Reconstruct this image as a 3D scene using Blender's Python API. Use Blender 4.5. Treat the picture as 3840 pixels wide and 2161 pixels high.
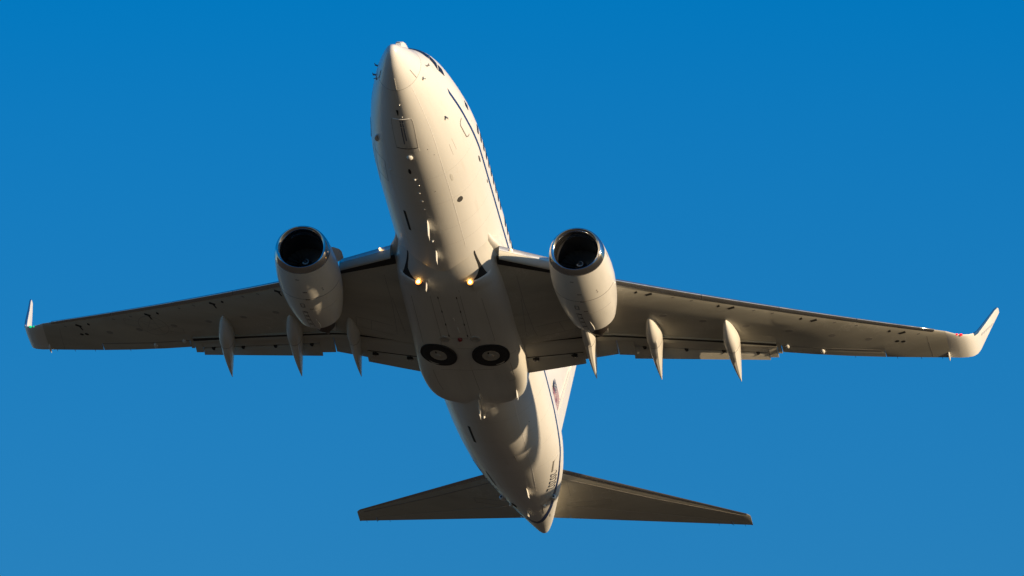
import bpy, bmesh, math, random
import numpy as np
from mathutils import Matrix, Vector
from math import radians, sin, cos, pi

for o in list(bpy.data.objects):
    bpy.data.objects.remove(o)
SC = bpy.context.scene
COL = SC.collection
random.seed(4)

# ------------------------------------------------------------------ camera
CAM_Z = 1.7
PHI = radians(18.0)                       # the photographer looks 18 degrees above the horizon
RIGHT = Vector((1, 0, 0)); VIEW = Vector((0, cos(PHI), sin(PHI))); UP = Vector((0, -sin(PHI), cos(PHI)))
cam_d = bpy.data.cameras.new('camera'); cam = bpy.data.objects.new('camera', cam_d); COL.objects.link(cam)
cam_d.lens = 664.66; cam_d.sensor_width = 36.0; cam_d.clip_start = 1.0; cam_d.clip_end = 60000.0
M3 = Matrix((RIGHT, UP, -VIEW)).transposed()
cam.matrix_world = Matrix.Translation((0, 0, CAM_Z)) @ M3.to_4x4()
SC.camera = cam

# attitude and place of the airliner (x forward, y left, z up) as seen from the camera
R_AC = Matrix(((-0.15927805, 0.97997672, 0.11948276), (-0.56831103, 0.00794713, -0.82277543), (-0.80725032, -0.19895344, 0.55566578)))
T_AC = Vector((-4.05243697, -8.77123261, 647.62722191))
CW = Matrix((RIGHT, -UP, VIEW)).transposed()
AC = Matrix.Translation(Vector((0, 0, CAM_Z)) + CW @ T_AC) @ (CW @ R_AC).to_4x4()

# ------------------------------------------------------------------ sun and sky
SUN_AZ, SUN_EL = radians(23.5), radians(7.4)      # relative to the airliner: forward of abeam, above the wing plane
L_AC = Vector((cos(SUN_EL)*sin(SUN_AZ), cos(SUN_EL)*cos(SUN_AZ), sin(SUN_EL)))
L_W = (AC.to_3x3() @ L_AC).normalized()
sun_d = bpy.data.lights.new('sun', 'SUN'); sun = bpy.data.objects.new('sun', sun_d); COL.objects.link(sun)
sun_d.energy = 5.0; sun_d.angle = radians(0.53); sun_d.color = (1.0, 0.77, 0.495)
sun.rotation_euler = L_W.to_track_quat('Z', 'Y').to_euler()
sun.location = (0, 0, 900)

world = bpy.data.worlds.new('World'); SC.world = world; world.use_nodes = True
wn = world.node_tree.nodes; wl = world.node_tree.links
for n in list(wn): wn.remove(n)
sky = wn.new('ShaderNodeTexSky'); sky.sky_type = 'NISHITA'; sky.sun_disc = False
sky.sun_elevation = math.asin(L_W.z); sky.sun_rotation = math.atan2(L_W.x, L_W.y)
sky.altitude = 100; sky.air_density = 1.0; sky.dust_density = 0.3; sky.ozone_density = 3.0
# deep, saturated evening blue overhead that pales towards the horizon
tcw = wn.new('ShaderNodeTexCoord'); sep = wn.new('ShaderNodeSeparateXYZ')
tint = wn.new('ShaderNodeValToRGB'); cr = tint.color_ramp
stops = [(0.0, (0.34, 0.29, 0.25)), (0.14, (0.26, 0.36, 0.41)), (0.285, (0.120, 0.505, 0.665)), (0.325, (0.0, 0.458, 0.740)), (1.0, (0.0, 0.445, 0.73))]
cr.elements[0].position, cr.elements[0].color = 0.0, (*stops[0][1], 1); cr.elements[1].position, cr.elements[1].color = 1.0, (*stops[-1][1], 1)
for ps, c in stops[1:-1]: cr.elements.new(ps).color = (*c, 1)
dbl = wn.new('ShaderNodeMix'); dbl.data_type = 'RGBA'; dbl.blend_type = 'MULTIPLY'; dbl.inputs['Factor'].default_value = 1.0; dbl.inputs['B'].default_value = (2, 2, 2, 1)
mulw = wn.new('ShaderNodeMix'); mulw.data_type = 'RGBA'; mulw.blend_type = 'MULTIPLY'; mulw.inputs['Factor'].default_value = 1.0
wl.new(tcw.outputs['Generated'], sep.inputs[0]); wl.new(sep.outputs['Z'], tint.inputs['Fac']); wl.new(tint.outputs[0], dbl.inputs['A'])
bg = wn.new('ShaderNodeBackground'); bg.inputs['Strength'].default_value = 0.1
wo = wn.new('ShaderNodeOutputWorld')
wl.new(sky.outputs[0], mulw.inputs['A']); wl.new(dbl.outputs['Result'], mulw.inputs['B']); wl.new(mulw.outputs['Result'], bg.inputs['Color']); wl.new(bg.outputs[0], wo.inputs['Surface'])
SC.view_settings.view_transform = 'Standard'; SC.view_settings.look = 'None'
SC.view_settings.exposure = 0.22; SC.view_settings.gamma = 1.0; SC.view_settings.use_curve_mapping = False

# ------------------------------------------------------------------ materials
def mat(name, col, rough=0.4, metal=0.0, coat=0.0, var=0.0, scale=1.0, stretch=(1, 1, 1), emit=None, es=0.0, bump=0.0, spec=0.5, dirt=None, scuff=0.0):
    m = bpy.data.materials.new(name); m.use_nodes = True
    nt = m.node_tree; p = nt.nodes['Principled BSDF']
    p.inputs['Base Color'].default_value = (*col, 1); p.inputs['Roughness'].default_value = rough
    p.inputs['Metallic'].default_value = metal; p.inputs['Coat Weight'].default_value = coat
    p.inputs['Coat Roughness'].default_value = 0.06; p.inputs['Specular IOR Level'].default_value = spec
    if emit: p.inputs['Emission Color'].default_value = (*emit, 1); p.inputs['Emission Strength'].default_value = es
    if var > 0:
        tc = nt.nodes.new('ShaderNodeTexCoord'); mp = nt.nodes.new('ShaderNodeMapping')
        mp.inputs['Scale'].default_value = stretch
        nz = nt.nodes.new('ShaderNodeTexNoise'); nz.inputs['Scale'].default_value = scale
        nz.inputs['Detail'].default_value = 6; nz.inputs['Roughness'].default_value = 0.6
        mr = nt.nodes.new('ShaderNodeMapRange'); mr.inputs['From Min'].default_value = 0.3; mr.inputs['From Max'].default_value = 0.7
        mr.inputs['To Min'].default_value = 1.0 - var; mr.inputs['To Max'].default_value = 1.0 + var * 0.4
        mx = nt.nodes.new('ShaderNodeMix'); mx.data_type = 'RGBA'; mx.blend_type = 'MULTIPLY'
        mx.inputs['Factor'].default_value = 1.0; mx.inputs['A'].default_value = (*col, 1)
        nt.links.new(tc.outputs['Object'], mp.inputs['Vector']); nt.links.new(mp.outputs[0], nz.inputs['Vector'])
        nt.links.new(nz.outputs['Fac'], mr.inputs['Value']); nt.links.new(mr.outputs[0], mx.inputs['B'])
        last = mx.outputs['Result']
        if dirt:
            n2 = nt.nodes.new('ShaderNodeTexNoise'); n2.inputs['Scale'].default_value = scale * 3.1; n2.inputs['Detail'].default_value = 8
            n2.inputs['Roughness'].default_value = 0.7
            nt.links.new(mp.outputs[0], n2.inputs['Vector'])
            r2 = nt.nodes.new('ShaderNodeMapRange'); r2.inputs['From Min'].default_value = 0.58; r2.inputs['From Max'].default_value = 0.75
            r2.inputs['To Min'].default_value = 0.0; r2.inputs['To Max'].default_value = 0.45
            m2 = nt.nodes.new('ShaderNodeMix'); m2.data_type = 'RGBA'; m2.inputs['B'].default_value = (*dirt, 1)
            nt.links.new(n2.outputs['Fac'], r2.inputs['Value']); nt.links.new(r2.outputs[0], m2.inputs['Factor'])
            nt.links.new(last, m2.inputs['A']); last = m2.outputs['Result']
        if scuff:
            n3 = nt.nodes.new('ShaderNodeTexNoise'); n3.inputs['Scale'].default_value = 0.8; n3.inputs['Detail'].default_value = 9; n3.inputs['Roughness'].default_value = 0.62
            nt.links.new(tc.outputs['Object'], n3.inputs['Vector'])
            s1 = nt.nodes.new('ShaderNodeMath'); s1.operation = 'SUBTRACT'; s1.inputs[1].default_value = 0.54
            s2 = nt.nodes.new('ShaderNodeMath'); s2.operation = 'ABSOLUTE'
            s3 = nt.nodes.new('ShaderNodeMapRange'); s3.inputs['From Min'].default_value = 0.0; s3.inputs['From Max'].default_value = 0.012
            s3.inputs['To Min'].default_value = scuff; s3.inputs['To Max'].default_value = 0.0
            n4 = nt.nodes.new('ShaderNodeTexNoise'); n4.inputs['Scale'].default_value = 0.35; n4.inputs['Detail'].default_value = 2
            s4 = nt.nodes.new('ShaderNodeMapRange'); s4.inputs['From Min'].default_value = 0.5; s4.inputs['From Max'].default_value = 0.62
            s5 = nt.nodes.new('ShaderNodeMath'); s5.operation = 'MULTIPLY'
            m3_ = nt.nodes.new('ShaderNodeMix'); m3_.data_type = 'RGBA'; m3_.inputs['B'].default_value = (0.72, 0.69, 0.62, 1)
            nt.links.new(tc.outputs['Object'], n4.inputs['Vector'])
            nt.links.new(n3.outputs['Fac'], s1.inputs[0]); nt.links.new(s1.outputs[0], s2.inputs[0]); nt.links.new(s2.outputs[0], s3.inputs['Value'])
            nt.links.new(n4.outputs['Fac'], s4.inputs['Value']); nt.links.new(s3.outputs[0], s5.inputs[0]); nt.links.new(s4.outputs[0], s5.inputs[1])
            nt.links.new(s5.outputs[0], m3_.inputs['Factor']); nt.links.new(last, m3_.inputs['A']); last = m3_.outputs['Result']
        nt.links.new(last, p.inputs['Base Color'])
        rr = nt.nodes.new('ShaderNodeMapRange'); rr.inputs['To Min'].default_value = max(0.02, rough - 0.08); rr.inputs['To Max'].default_value = rough + 0.08
        nt.links.new(nz.outputs['Fac'], rr.inputs['Value']); nt.links.new(rr.outputs[0], p.inputs['Roughness'])
        if bump > 0:
            b = nt.nodes.new('ShaderNodeBump'); b.inputs['Strength'].default_value = bump; b.inputs['Distance'].default_value = 0.02
            nt.links.new(nz.outputs['Fac'], b.inputs['Height']); nt.links.new(b.outputs[0], p.inputs['Normal'])
    return m

M = dict(
    white=mat('white_paint', (0.80, 0.78, 0.735), 0.34, 0, 0.10, 0.07, 0.9, (0.14, 1, 1), dirt=(0.62, 0.57, 0.50)),
    radome=mat('radome_paint', (0.80, 0.78, 0.74), 0.33, 0, 0.25, 0.03, 2.0),
    belly=mat('belly_paint', (0.72, 0.695, 0.635), 0.36, 0, 0.15, 0.14, 1.0, (0.16, 1, 1), dirt=(0.48, 0.43, 0.35), scuff=0.4),
    wing=mat('wing_grey_paint', (0.56, 0.535, 0.455), 0.38, 0, 0.12, 0.16, 0.9, (1.2, 0.25, 1), dirt=(0.36, 0.33, 0.26), scuff=0.7),
    flap=mat('flap_paint', (0.56, 0.535, 0.465), 0.42, 0, 0.1, 0.10, 1.4, (1.0, 0.3, 1), dirt=(0.42, 0.38, 0.32)),
    cowl=mat('cowl_paint', (0.76, 0.735, 0.675), 0.32, 0, 0.25, 0.12, 1.1, (0.4, 1, 1), dirt=(0.55, 0.50, 0.43)),
    chrome=mat('polished_metal', (0.60, 0.595, 0.59), 0.10, 0.98, 0, 0.08, 2.0),
    edge=mat('bare_metal_edge', (0.58, 0.56, 0.53), 0.30, 0.55, 0.1, 0.08, 2.0),
    slat=mat('slat_metal', (0.60, 0.59, 0.58), 0.19, 0.9, 0.1, 0.08, 2.0),
    metal=mat('dull_metal', (0.45, 0.44, 0.43), 0.35, 1.0, 0, 0.08, 2.0),
    hot=mat('heat_stained_metal', (0.16, 0.13, 0.11), 0.45, 0.9, 0, 0.15, 3.0),
    dark=mat('shade_and_dark_parts', (0.026, 0.025, 0.024), 0.7, 0, 0, 0.2, 3.0),  # near-black for dark fittings and for painted shade inside openings
    wingseam=mat('wing_seam', (0.36, 0.34, 0.31), 0.5, 0, 0, 0.1, 4.0),
    sunlit=mat('sunlit_edge_paint', (0.95, 0.93, 0.90), 0.3, 0, 0.2, 0.02, 3.0),  # sunlit look of edges and small parts put into the albedo
    black=mat('black_rubber', (0.022, 0.021, 0.021), 0.6, 0, 0, 0.2, 6.0),
    duct=mat('inlet_duct_lining', (0.035, 0.036, 0.04), 0.35, 0.2, 0, 0.1, 4.0),
    palemark=mat('pale_mark', (0.50, 0.51, 0.55), 0.5, 0, 0, 0.1, 4.0),
    swirl=mat('spinner_mark', (0.34, 0.34, 0.34), 0.4, 0, 0, 0.1, 4.0),
    jointline=mat('skin_joint_line', (0.62, 0.60, 0.555), 0.45, 0, 0, 0.1, 4.0),
    fan=mat('fan_blade_metal', (0.16, 0.16, 0.165), 0.35, 0.7, 0, 0.1, 4.0),
    latch=mat('latch_grey', (0.10, 0.095, 0.09), 0.5, 0.2, 0, 0.1, 4.0),
    seam=mat('seam_sealant', (0.27, 0.255, 0.235), 0.6, 0, 0, 0.1, 4.0),
    softseam=mat('faint_seam', (0.46, 0.44, 0.41), 0.5, 0, 0, 0.1, 4.0),
    stripe=mat('blue_paint', (0.012, 0.030, 0.115), 0.3, 0, 0.3, 0.05, 2.0),
    stencil=mat('stencil_blue', (0.13, 0.15, 0.22), 0.5, 0, 0, 0.1, 4.0),
    letter=mat('dark_blue_lettering', (0.020, 0.028, 0.060), 0.4, 0, 0.1, 0.05, 3.0),
    red=mat('red_paint', (0.40, 0.07, 0.085), 0.35, 0, 0.3, 0.05, 3.0),
    glass=mat('dark_window_glass', (0.016, 0.020, 0.032), 0.30, 0, 0.0, 0.05, 3.0, spec=0.18),
    hub=mat('wheel_hub_paint', (0.46, 0.43, 0.375), 0.45, 0.1, 0, 0.12, 3.0),
    lamp=mat('landing_lamp_glow', (1.0, 0.8, 0.5), 0.2, emit=(1.0, 0.27, 0.015), es=2.2),
    lampcore=mat('landing_lamp_core', (1.0, 0.9, 0.7), 0.2, emit=(1.0, 0.58, 0.16), es=16.0),
    rootglow=mat('root_lamp_glow', (1.0, 0.85, 0.6), 0.2, emit=(1.0, 0.62, 0.26), es=2.4),
    green=mat('green_navigation_glow', (0.05, 0.5, 0.25), 0.2, emit=(0.0, 0.7, 0.32), es=0.8),
    redglow=mat('red_navigation_glow', (0.6, 0.05, 0.05), 0.2, emit=(1.0, 0.01, 0.012), es=2.2),
    beacon=mat('red_beacon_lens', (0.25, 0.008, 0.012), 0.2, 0, 0.5, 0.05, 5.0),
)

# ------------------------------------------------------------------ mesh helpers (points are s = metres aft of the nose, y = left, z = up)
def link(o, parent):
    COL.objects.link(o)
    if parent is not None: o.parent = parent
    return o
def build(name, V, F, m, parent, sharp=38, label=None, mats=None, fm=None, center=False):
    V = [(-p[0], p[1], p[2]) for p in V]
    me = bpy.data.meshes.new(name); me.from_pydata(V, [], F); me.update()
    bm = bmesh.new(); bm.from_mesh(me)
    bmesh.ops.recalc_face_normals(bm, faces=bm.faces)
    bm.to_mesh(me); bm.free()
    for q in (mats or [m]): me.materials.append(M[q])
    if fm: me.polygons.foreach_set('material_index', fm)
    me.polygons.foreach_set('use_smooth', [True]*len(me.polygons))
    me.set_sharp_from_angle(angle=radians(sharp))
    o = bpy.data.objects.new(name, me); link(o, parent)
    if label: o['label'] = label
    return o
class MB:
    """collects shapes of ONE part"""
    def __init__(self): self.V = []; self.F = []
    def add(self, V, F):
        n = len(self.V); self.V += [tuple(v) for v in V]; self.F += [tuple(i+n for i in f) for f in F]; return self
    def loft(self, rings, caps=True, closed=True):
        n = len(rings[0]); V = [tuple(p) for r in rings for p in r]; F = []
        for i in range(len(rings)-1):
            for j in range(n if closed else n-1):
                k = (j+1) % n
                F.append((i*n+j, i*n+k, (i+1)*n+k, (i+1)*n+j))
        if caps:
            F.append(tuple(range(n))[::-1]); F.append(tuple((len(rings)-1)*n+j for j in range(n)))
        return self.add(V, F)
    def box(self, c, d, rot=None):
        V = []
        for x in (-1, 1):
            for y in (-1, 1):
                for z in (-1, 1):
                    p = Vector((x*d[0]/2, y*d[1]/2, z*d[2]/2))
                    if rot: p = rot @ p
                    V.append((c[0]+p.x, c[1]+p.y, c[2]+p.z))
        return self.add(V, [(0,1,3,2),(4,6,7,5),(0,4,5,1),(2,3,7,6),(0,2,6,4),(1,5,7,3)])
    def ball(self, c, r, n=12, m=8):
        rings = []
        for i in range(1, m):
            t = pi*i/m; rings.append([(c[0]+r[0]*cos(t), c[1]+r[1]*sin(t)*cos(2*pi*j/n), c[2]+r[2]*sin(t)*sin(2*pi*j/n)) for j in range(n)])
        return self.loft(rings)
    def prism(self, poly, n0, n1):
        """poly of 3d points pushed between offset vectors n0 and n1"""
        k = len(poly); V = [tuple(np.add(p, n0)) for p in poly]+[tuple(np.add(p, n1)) for p in poly]
        F = [tuple(range(k))[::-1], tuple(range(k, 2*k))]+[(i, (i+1) % k, k+(i+1) % k, k+i) for i in range(k)]
        return self.add(V, F)
    def out(self, name, m, parent, **kw): return build(name, self.V, self.F, m, parent, **kw)

# ------------------------------------------------------------------ fuselage surface
ST = np.array([(0,-.62,-.62,0,-.62),(.04,-.76,-.515,.11,-.62),(.12,-.875,-.43,.185,-.617),(.3,-1.01,-.305,.285,-.605),(.6,-1.165,-.115,.415,-.565),
(1.0,-1.30,.122,.575,-.496),(1.5,-1.42,.375,.76,-.40),(2.1,-1.53,.80,.95,-.29),(2.7,-1.62,1.20,1.12,-.19),(3.3,-1.70,1.475,1.285,-.10),(4.1,-1.80,1.69,1.47,-.01),
(5.0,-1.87,1.835,1.64,.075),(6.0,-1.91,1.92,1.79,.15),(7.0,-1.925,1.95,1.865,.185),(8.5,-1.93,1.955,1.89,.19),
(19.5,-1.93,1.955,1.89,.19),(20.5,-1.903,1.975,1.885,.211),(21.5,-1.813,1.995,1.875,.235),(22.5,-1.657,2.01,1.855,.275),(23.5,-1.448,2.02,1.83,.327),(24.5,-1.212,2.02,1.785,.395),
(25.5,-.959,2.015,1.716,.472),(26.5,-.708,1.99,1.60,.546),(27.5,-.464,1.93,1.437,.606),(28.5,-.189,1.845,1.205,.687),(29.5,.078,1.725,.94,.770),(30.5,.362,1.555,.658,.866),
(31.2,.567,1.395,.457,.926),(31.7,.711,1.25,.287,.969),(32.0,.818,1.125,.156,.989),(32.15,.98,.99,0,.985)])
_q = np.sqrt(ST[:, 0])
_q[-5:] = _q[-5:]
def _pchip(x, y, xi):
    h = np.diff(x); d = np.diff(y)/h; n = len(x); mm = np.zeros(n)
    for i in range(1, n-1):
        if d[i-1]*d[i] > 0:
            w1 = 2*h[i]+h[i-1]; w2 = h[i]+2*h[i-1]; mm[i] = (w1+w2)/(w1/d[i-1]+w2/d[i])
    mm[0] = d[0]; mm[-1] = d[-1]*1.4
    j = np.clip(np.searchsorted(x, xi)-1, 0, n-2); t = (xi-x[j])/h[j]
    return (2*t**3-3*t**2+1)*y[j]+(t**3-2*t**2+t)*h[j]*mm[j]+(-2*t**3+3*t**2)*y[j+1]+(t**3-t**2)*h[j]*mm[j+1]
def fsec(s):
    s = np.clip(np.atleast_1d(np.asarray(s, float)), 0, 32.15)
    return [_pchip(_q, ST[:, k], np.sqrt(s)) for k in (1, 2, 3, 4)]
def FP(s, a, off=0.0):
    """point on the fuselage skin at station s, angle a (0 = left side, -90 deg = keel), pushed out by off"""
    zb, zt, hw, zm = [float(q[0]) for q in fsec(s)]
    sn = sin(a); p = np.array([s, hw*cos(a), zm+((zt-zm) if sn >= 0 else (zm-zb))*sn])
    if off: p = p+off*FN(s, a)
    return p
def FN(s, a):
    h = 2e-3
    du = FP(min(s+h, 32.14), a)-FP(max(s-h, 0.005), a); da = FP(s, a+h)-FP(s, a-h)
    n = np.cross(da, du); n /= np.linalg.norm(n)
    zm = float(fsec(s)[3][0])
    if n[1]*cos(a)+n[2]*sin(a) < 0: n = -n
    return n
def AZ(s, z, side=1):
    """angle on the skin at height z"""
    zb, zt, hw, zm = [float(q[0]) for q in fsec(s)]
    r = (z-zm)/((zt-zm) if z >= zm else (zm-zb)); a = math.asin(max(-1, min(1, r)))
    return a if side > 0 else pi-a
def skin_patch(mb, grid, off=0.006, depth=0.02):
    """closed slab hugging the skin; grid[i][j] = (s, a)"""
    n, k = len(grid), len(grid[0])
    V = [FP(s, a, off) for r in grid for s, a in r]+[FP(s, a, off-depth) for r in grid for s, a in r]
    N = n*k; F = []
    for i in range(n-1):
        for j in range(k-1):
            q = (i*k+j, i*k+j+1, (i+1)*k+j+1, (i+1)*k+j); F.append(q); F.append(tuple(N+x for x in q[::-1]))
    edge = [j for j in range(k)]+[i*k+k-1 for i in range(1, n)]+[(n-1)*k+j for j in range(k-2, -1, -1)]+[i*k for i in range(n-2, 0, -1)]
    for a, b in zip(edge, edge[1:]+edge[:1]): F.append((a, N+a, N+b, b))
    return mb.add(V, F)
def rect_grid(s0, s1, a0, a1, ns=6, na=5):
    return [[(s0+(s1-s0)*i/(ns-1), a0+(a1-a0)*j/(na-1)) for j in range(na)] for i in range(ns)]
def skin_line(mb, pts, w=0.022, off=0.004, sub=6):
    """thin strip on the skin through (s, a) points"""
    P = []
    for (s0, a0), (s1, a1) in zip(pts, pts[1:]):
        for i in range(sub): P.append((s0+(s1-s0)*i/sub, a0+(a1-a0)*i/sub))
    P.append(pts[-1]); X = [FP(s, a) for s, a in P]; N = [FN(s, a) for s, a in P]; rows = []
    for i in range(len(P)):
        t = X[min(i+1, len(P)-1)]-X[max(i-1, 0)]; t = t/(np.linalg.norm(t)+1e-9); b = np.cross(t, N[i]); b /= np.linalg.norm(b)
        ww = w(i/(len(P)-1)) if callable(w) else w
        rows.append([X[i]+b*ww/2+N[i]*off, X[i]-b*ww/2+N[i]*off, X[i]-b*ww/2-N[i]*.01, X[i]+b*ww/2-N[i]*.01])
    return mb.loft(rows)
D = radians

# ------------------------------------------------------------------ setting: the ground far below (out of frame, it lights the belly)
def ground():
    m = bpy.data.materials.new('dry_farmland'); m.use_nodes = True; nt = m.node_tree; p = nt.nodes['Principled BSDF']
    p.inputs['Roughness'].default_value = 0.95
    tc = nt.nodes.new('ShaderNodeTexCoord'); vo = nt.nodes.new('ShaderNodeTexVoronoi'); vo.inputs['Scale'].default_value = 0.004
    nz = nt.nodes.new('ShaderNodeTexNoise'); nz.inputs['Scale'].default_value = 0.02; nz.inputs['Detail'].default_value = 8
    r = nt.nodes.new('ShaderNodeValToRGB'); r.color_ramp.elements[0].color = (0.070, 0.044, 0.019, 1); r.color_ramp.elements[1].color = (0.115, 0.077, 0.035, 1)
    mx = nt.nodes.new('ShaderNodeMix'); mx.data_type = 'RGBA'; mx.blend_type = 'MULTIPLY'; mx.inputs['Factor'].default_value = 0.5
    nt.links.new(tc.outputs['Object'], vo.inputs['Vector']); nt.links.new(tc.outputs['Object'], nz.inputs['Vector'])
    nt.links.new(vo.outputs['Color'], r.inputs['Fac']); nt.links.new(r.outputs[0], mx.inputs['A']); nt.links.new(nz.outputs['Fac'], mx.inputs['B'])
    nt.links.new(mx.outputs['Result'], p.inputs['Base Color'])
    n = 48; V = [(0, 0, 0)]; F = []
    for k, rad in enumerate((300, 1200, 5000, 25000)):
        for j in range(n): V.append((rad*cos(2*pi*j/n), rad*sin(2*pi*j/n), 0))
    for j in range(n): F.append((0, 1+j, 1+(j+1) % n))
    for k in range(3):
        for j in range(n): a = 1+k*n; F.append((a+j, a+n+j, a+n+(j+1) % n, a+(j+1) % n))
    me = bpy.data.meshes.new('ground'); me.from_pydata(V, [], F); me.materials.append(m)
    o = bpy.data.objects.new('ground', me); COL.objects.link(o); o['kind'] = 'structure'; o['label'] = 'dry brown farmland below the flight path'
ground()

# ------------------------------------------------------------------ the airliner
jet = bpy.data.objects.new('airliner', None); COL.objects.link(jet); jet.matrix_world = AC
jet['label'] = 'white twin engine jet airliner climbing overhead with landing gear up and landing lights on'; jet['category'] = 'airplane'

def fus_ring(s, n=96):
    return [FP(s, 2*pi*j/n) for j in range(n)]
# nose
r1 = [fus_ring(s) for s in [0.0015+1.472*(i/26)**2.2 for i in range(27)]]
radome = MB().loft(r1).out('radome', 'radome', jet)
S = [1.487+i*0.2 for i in range(28)]+[7.1+i*0.5 for i in range(25)]+[19.5+i*0.3 for i in range(40)]+[31.35, 31.55, 31.7, 31.82, 31.92, 32.0, 32.06, 32.1, 32.13, 32.147]
fus = MB().loft([fus_ring(s) for s in S]).out('fuselage', 'white', jet)
mb = MB(); skin_line(mb, [(1.48, 2*pi*i/40) for i in range(41)], 0.020, 0.003, 2); mb.out('radome_seam', 'softseam', fus)
for a0 in (-88, -28, -150): 
    mb = MB(); skin_line(mb, [(0.95 if a0 == -88 else 1.0, D(a0)), (1.46, D(a0+0.5))], 0.022, 0.012, 4); mb.out('lightning_strip', 'cowl' if a0 == -88 else 'softseam', radome)

# hump in front of the windscreen
mb = MB()
def hump(s, w, h, y0=0.05):
    zt = float(fsec(s)[1][0]); return [(s, y0-w, zt-.06), (s, y0-w*.85, zt+h*.8), (s, y0-w*.6, zt+h), (s, y0+w*.6, zt+h), (s, y0+w*.85, zt+h*.8), (s, y0+w, zt-.06)]
mb.loft([hump(.70, .11, .08), hump(.76, .14, .145), hump(.90, .16, .165), hump(1.10, .17, .15), hump(1.45, .16, .07), hump(1.75, .12, -.01)])
hp = mb.out('sensor_housing', 'white', jet, sharp=30)
zt = float(fsec(.72)[1][0])
MB().box((.735, .03, zt+.085), (.05, .12, .06), Matrix.Rotation(radians(-20), 3, 'Y')).out('sensor_window', 'dark', hp)

# cockpit windows (both sides)
def cockpit_pane(corners, side):
    # corners (s, z) bilinear patch on the skin
    g = []
    for i in range(5):
        u = i/4; r = []
        for j in range(5):
            v = j/4
            s = (1-u)*(1-v)*corners[0][0]+u*(1-v)*corners[1][0]+u*v*corners[2][0]+(1-u)*v*corners[3][0]
            a = D((1-u)*(1-v)*corners[0][1]+u*(1-v)*corners[1][1]+u*v*corners[2][1]+(1-u)*v*corners[3][1])
            r.append((s, a if side > 0 else pi-a))
        g.append(r)
    mb = MB(); skin_patch(mb, g, 0.012, 0.03)
    return mb.out('cockpit_window', 'glass', fus)
for side in (1, -1):
    cockpit_pane([(1.66, 86), (2.20, 42), (2.62, 53), (2.24, 86)], side)
    cockpit_pane([(2.33, 39.5), (2.70, 21.5), (2.84, 37), (2.62, 50)], side)
    cockpit_pane([(2.77, 21.5), (3.22, 20.5), (3.15, 31), (2.90, 35)], side)
    mb = MB(); skin_line(mb, [(2.24, D(40.5) if side > 0 else pi-D(40.5)), (2.66, D(53) if side > 0 else pi-D(53))], .06, .016, 4); mb.out('window_post', 'metal', fus)

# probes on the nose
for side in (1, -1):
    for s0, z0 in ((1.85, -.12), (1.90, -.46)):
        if side > 0 and z0 < -.3: continue
        a = AZ(s0, z0, side); b = FP(s0, a, -.02); n = FN(s0, a); t = b+n*.12
        mb = MB()
        mb.prism([b+[-.04, 0, 0], b+[.05, 0, 0], t+[.02, 0, 0], t+[-.04, 0, 0]], (0, 0, -.014), (0, 0, .014))
        mb.loft([[(t[0]+q, t[1]+r*cos(2*pi*j/8), t[2]+r*sin(2*pi*j/8)) for j in range(8)] for q, r in ((-.11, .006), (-.09, .014), (.04, .018), (.06, .008))])
        mb.out('pitot_probe', 'metal', fus)
    a = AZ(1.78, -.68, side); b = FP(1.78, a); n = FN(1.78, a)
    mb = MB(); c0 = b-n*.01; ring = lambda r, q: [tuple(b+n*q+np.array([r*cos(2*pi*j/12), 0, r*sin(2*pi*j/12)])) for j in range(12)]
    mb.loft([ring(.07, -.02), ring(.07, .012), ring(.05, .022)])
    t = b+n*.11; mb.prism([b+[-.01, 0, 0], b+[.02, 0, 0], t+[.05, 0, 0], t+[.02, 0, 0]], (0, 0, -.008), (0, 0, .008))
    mb.out('angle_of_attack_vane', 'metal', fus)
# small drain on the left cheek
b = FP(3.86, D(-27)); n = FN(3.86, D(-27)); mb = MB()
mb.prism([b-[.05, 0, 0], b+[.05, 0, 0], b+n*.12+[.10, 0, 0], b+n*.12+[.02, 0, 0]], (0, 0, -.015), (0, 0, .015)); mb.out('drain_pipe', 'metal', fus)
for s0, a0 in ((4.62, -139.5), ):
    b = FP(s0, D(a0)); n = FN(s0, D(a0)); mb = MB()
    mb.prism([b-[.22, 0, 0], b+[.22, 0, 0], b+n*.10+[.10, 0, 0], b+n*.10-[.08, 0, 0]], (0, 0, -.02), (0, 0, .02)); mb.out('ventilation_scoop', 'sunlit', fus)  # scoop painted extra pale to look sunlit

# cheat line along both sides
for side in (1, -1):
    g = [(3.42, D(5.0)), (3.6, AZ(3.6, .0)), (4.2, AZ(4.2, .02)), (4.83, AZ(4.83, .035)), (5.6, AZ(5.6, .025)), (7.2, AZ(7.2, .025)), (8.3, AZ(8.3, .0)), (12, AZ(12, .04)), (16, AZ(16, .12)), (20.8, AZ(20.8, .21)), (22.6, AZ(22.6, .24)),
         (24.5, AZ(24.5, .22)), (25.75, AZ(25.75, .22)), (26.63, AZ(26.63, .17)), (27.56, AZ(27.56, .17)), (28.53, AZ(28.53, .22)), (29.4, AZ(29.4, .32)), (30.1, D(-52)), (30.6, D(-72)), (30.75, D(-90)), (30.77, D(-96))]
    if side < 0: g = [(s, pi-a) for s, a in g[:-1]]
    gx = np.arange(len(g), dtype=float); fi = np.linspace(0, len(g)-1, 90)
    ga, gb = np.array([q[0] for q in g]), np.array([q[1] for q in g])
    g = list(zip(_pchip(gx, ga, fi), _pchip(gx, gb, fi)))
    mb = MB(); skin_line(mb, g, lambda t: 0.02+0.09*min(1, t*24) if t < .65 else .10+.06*min(1, (t-.65)*4), 0.004, 2)
    mb.out('cheat_line', 'stripe', fus)

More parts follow.
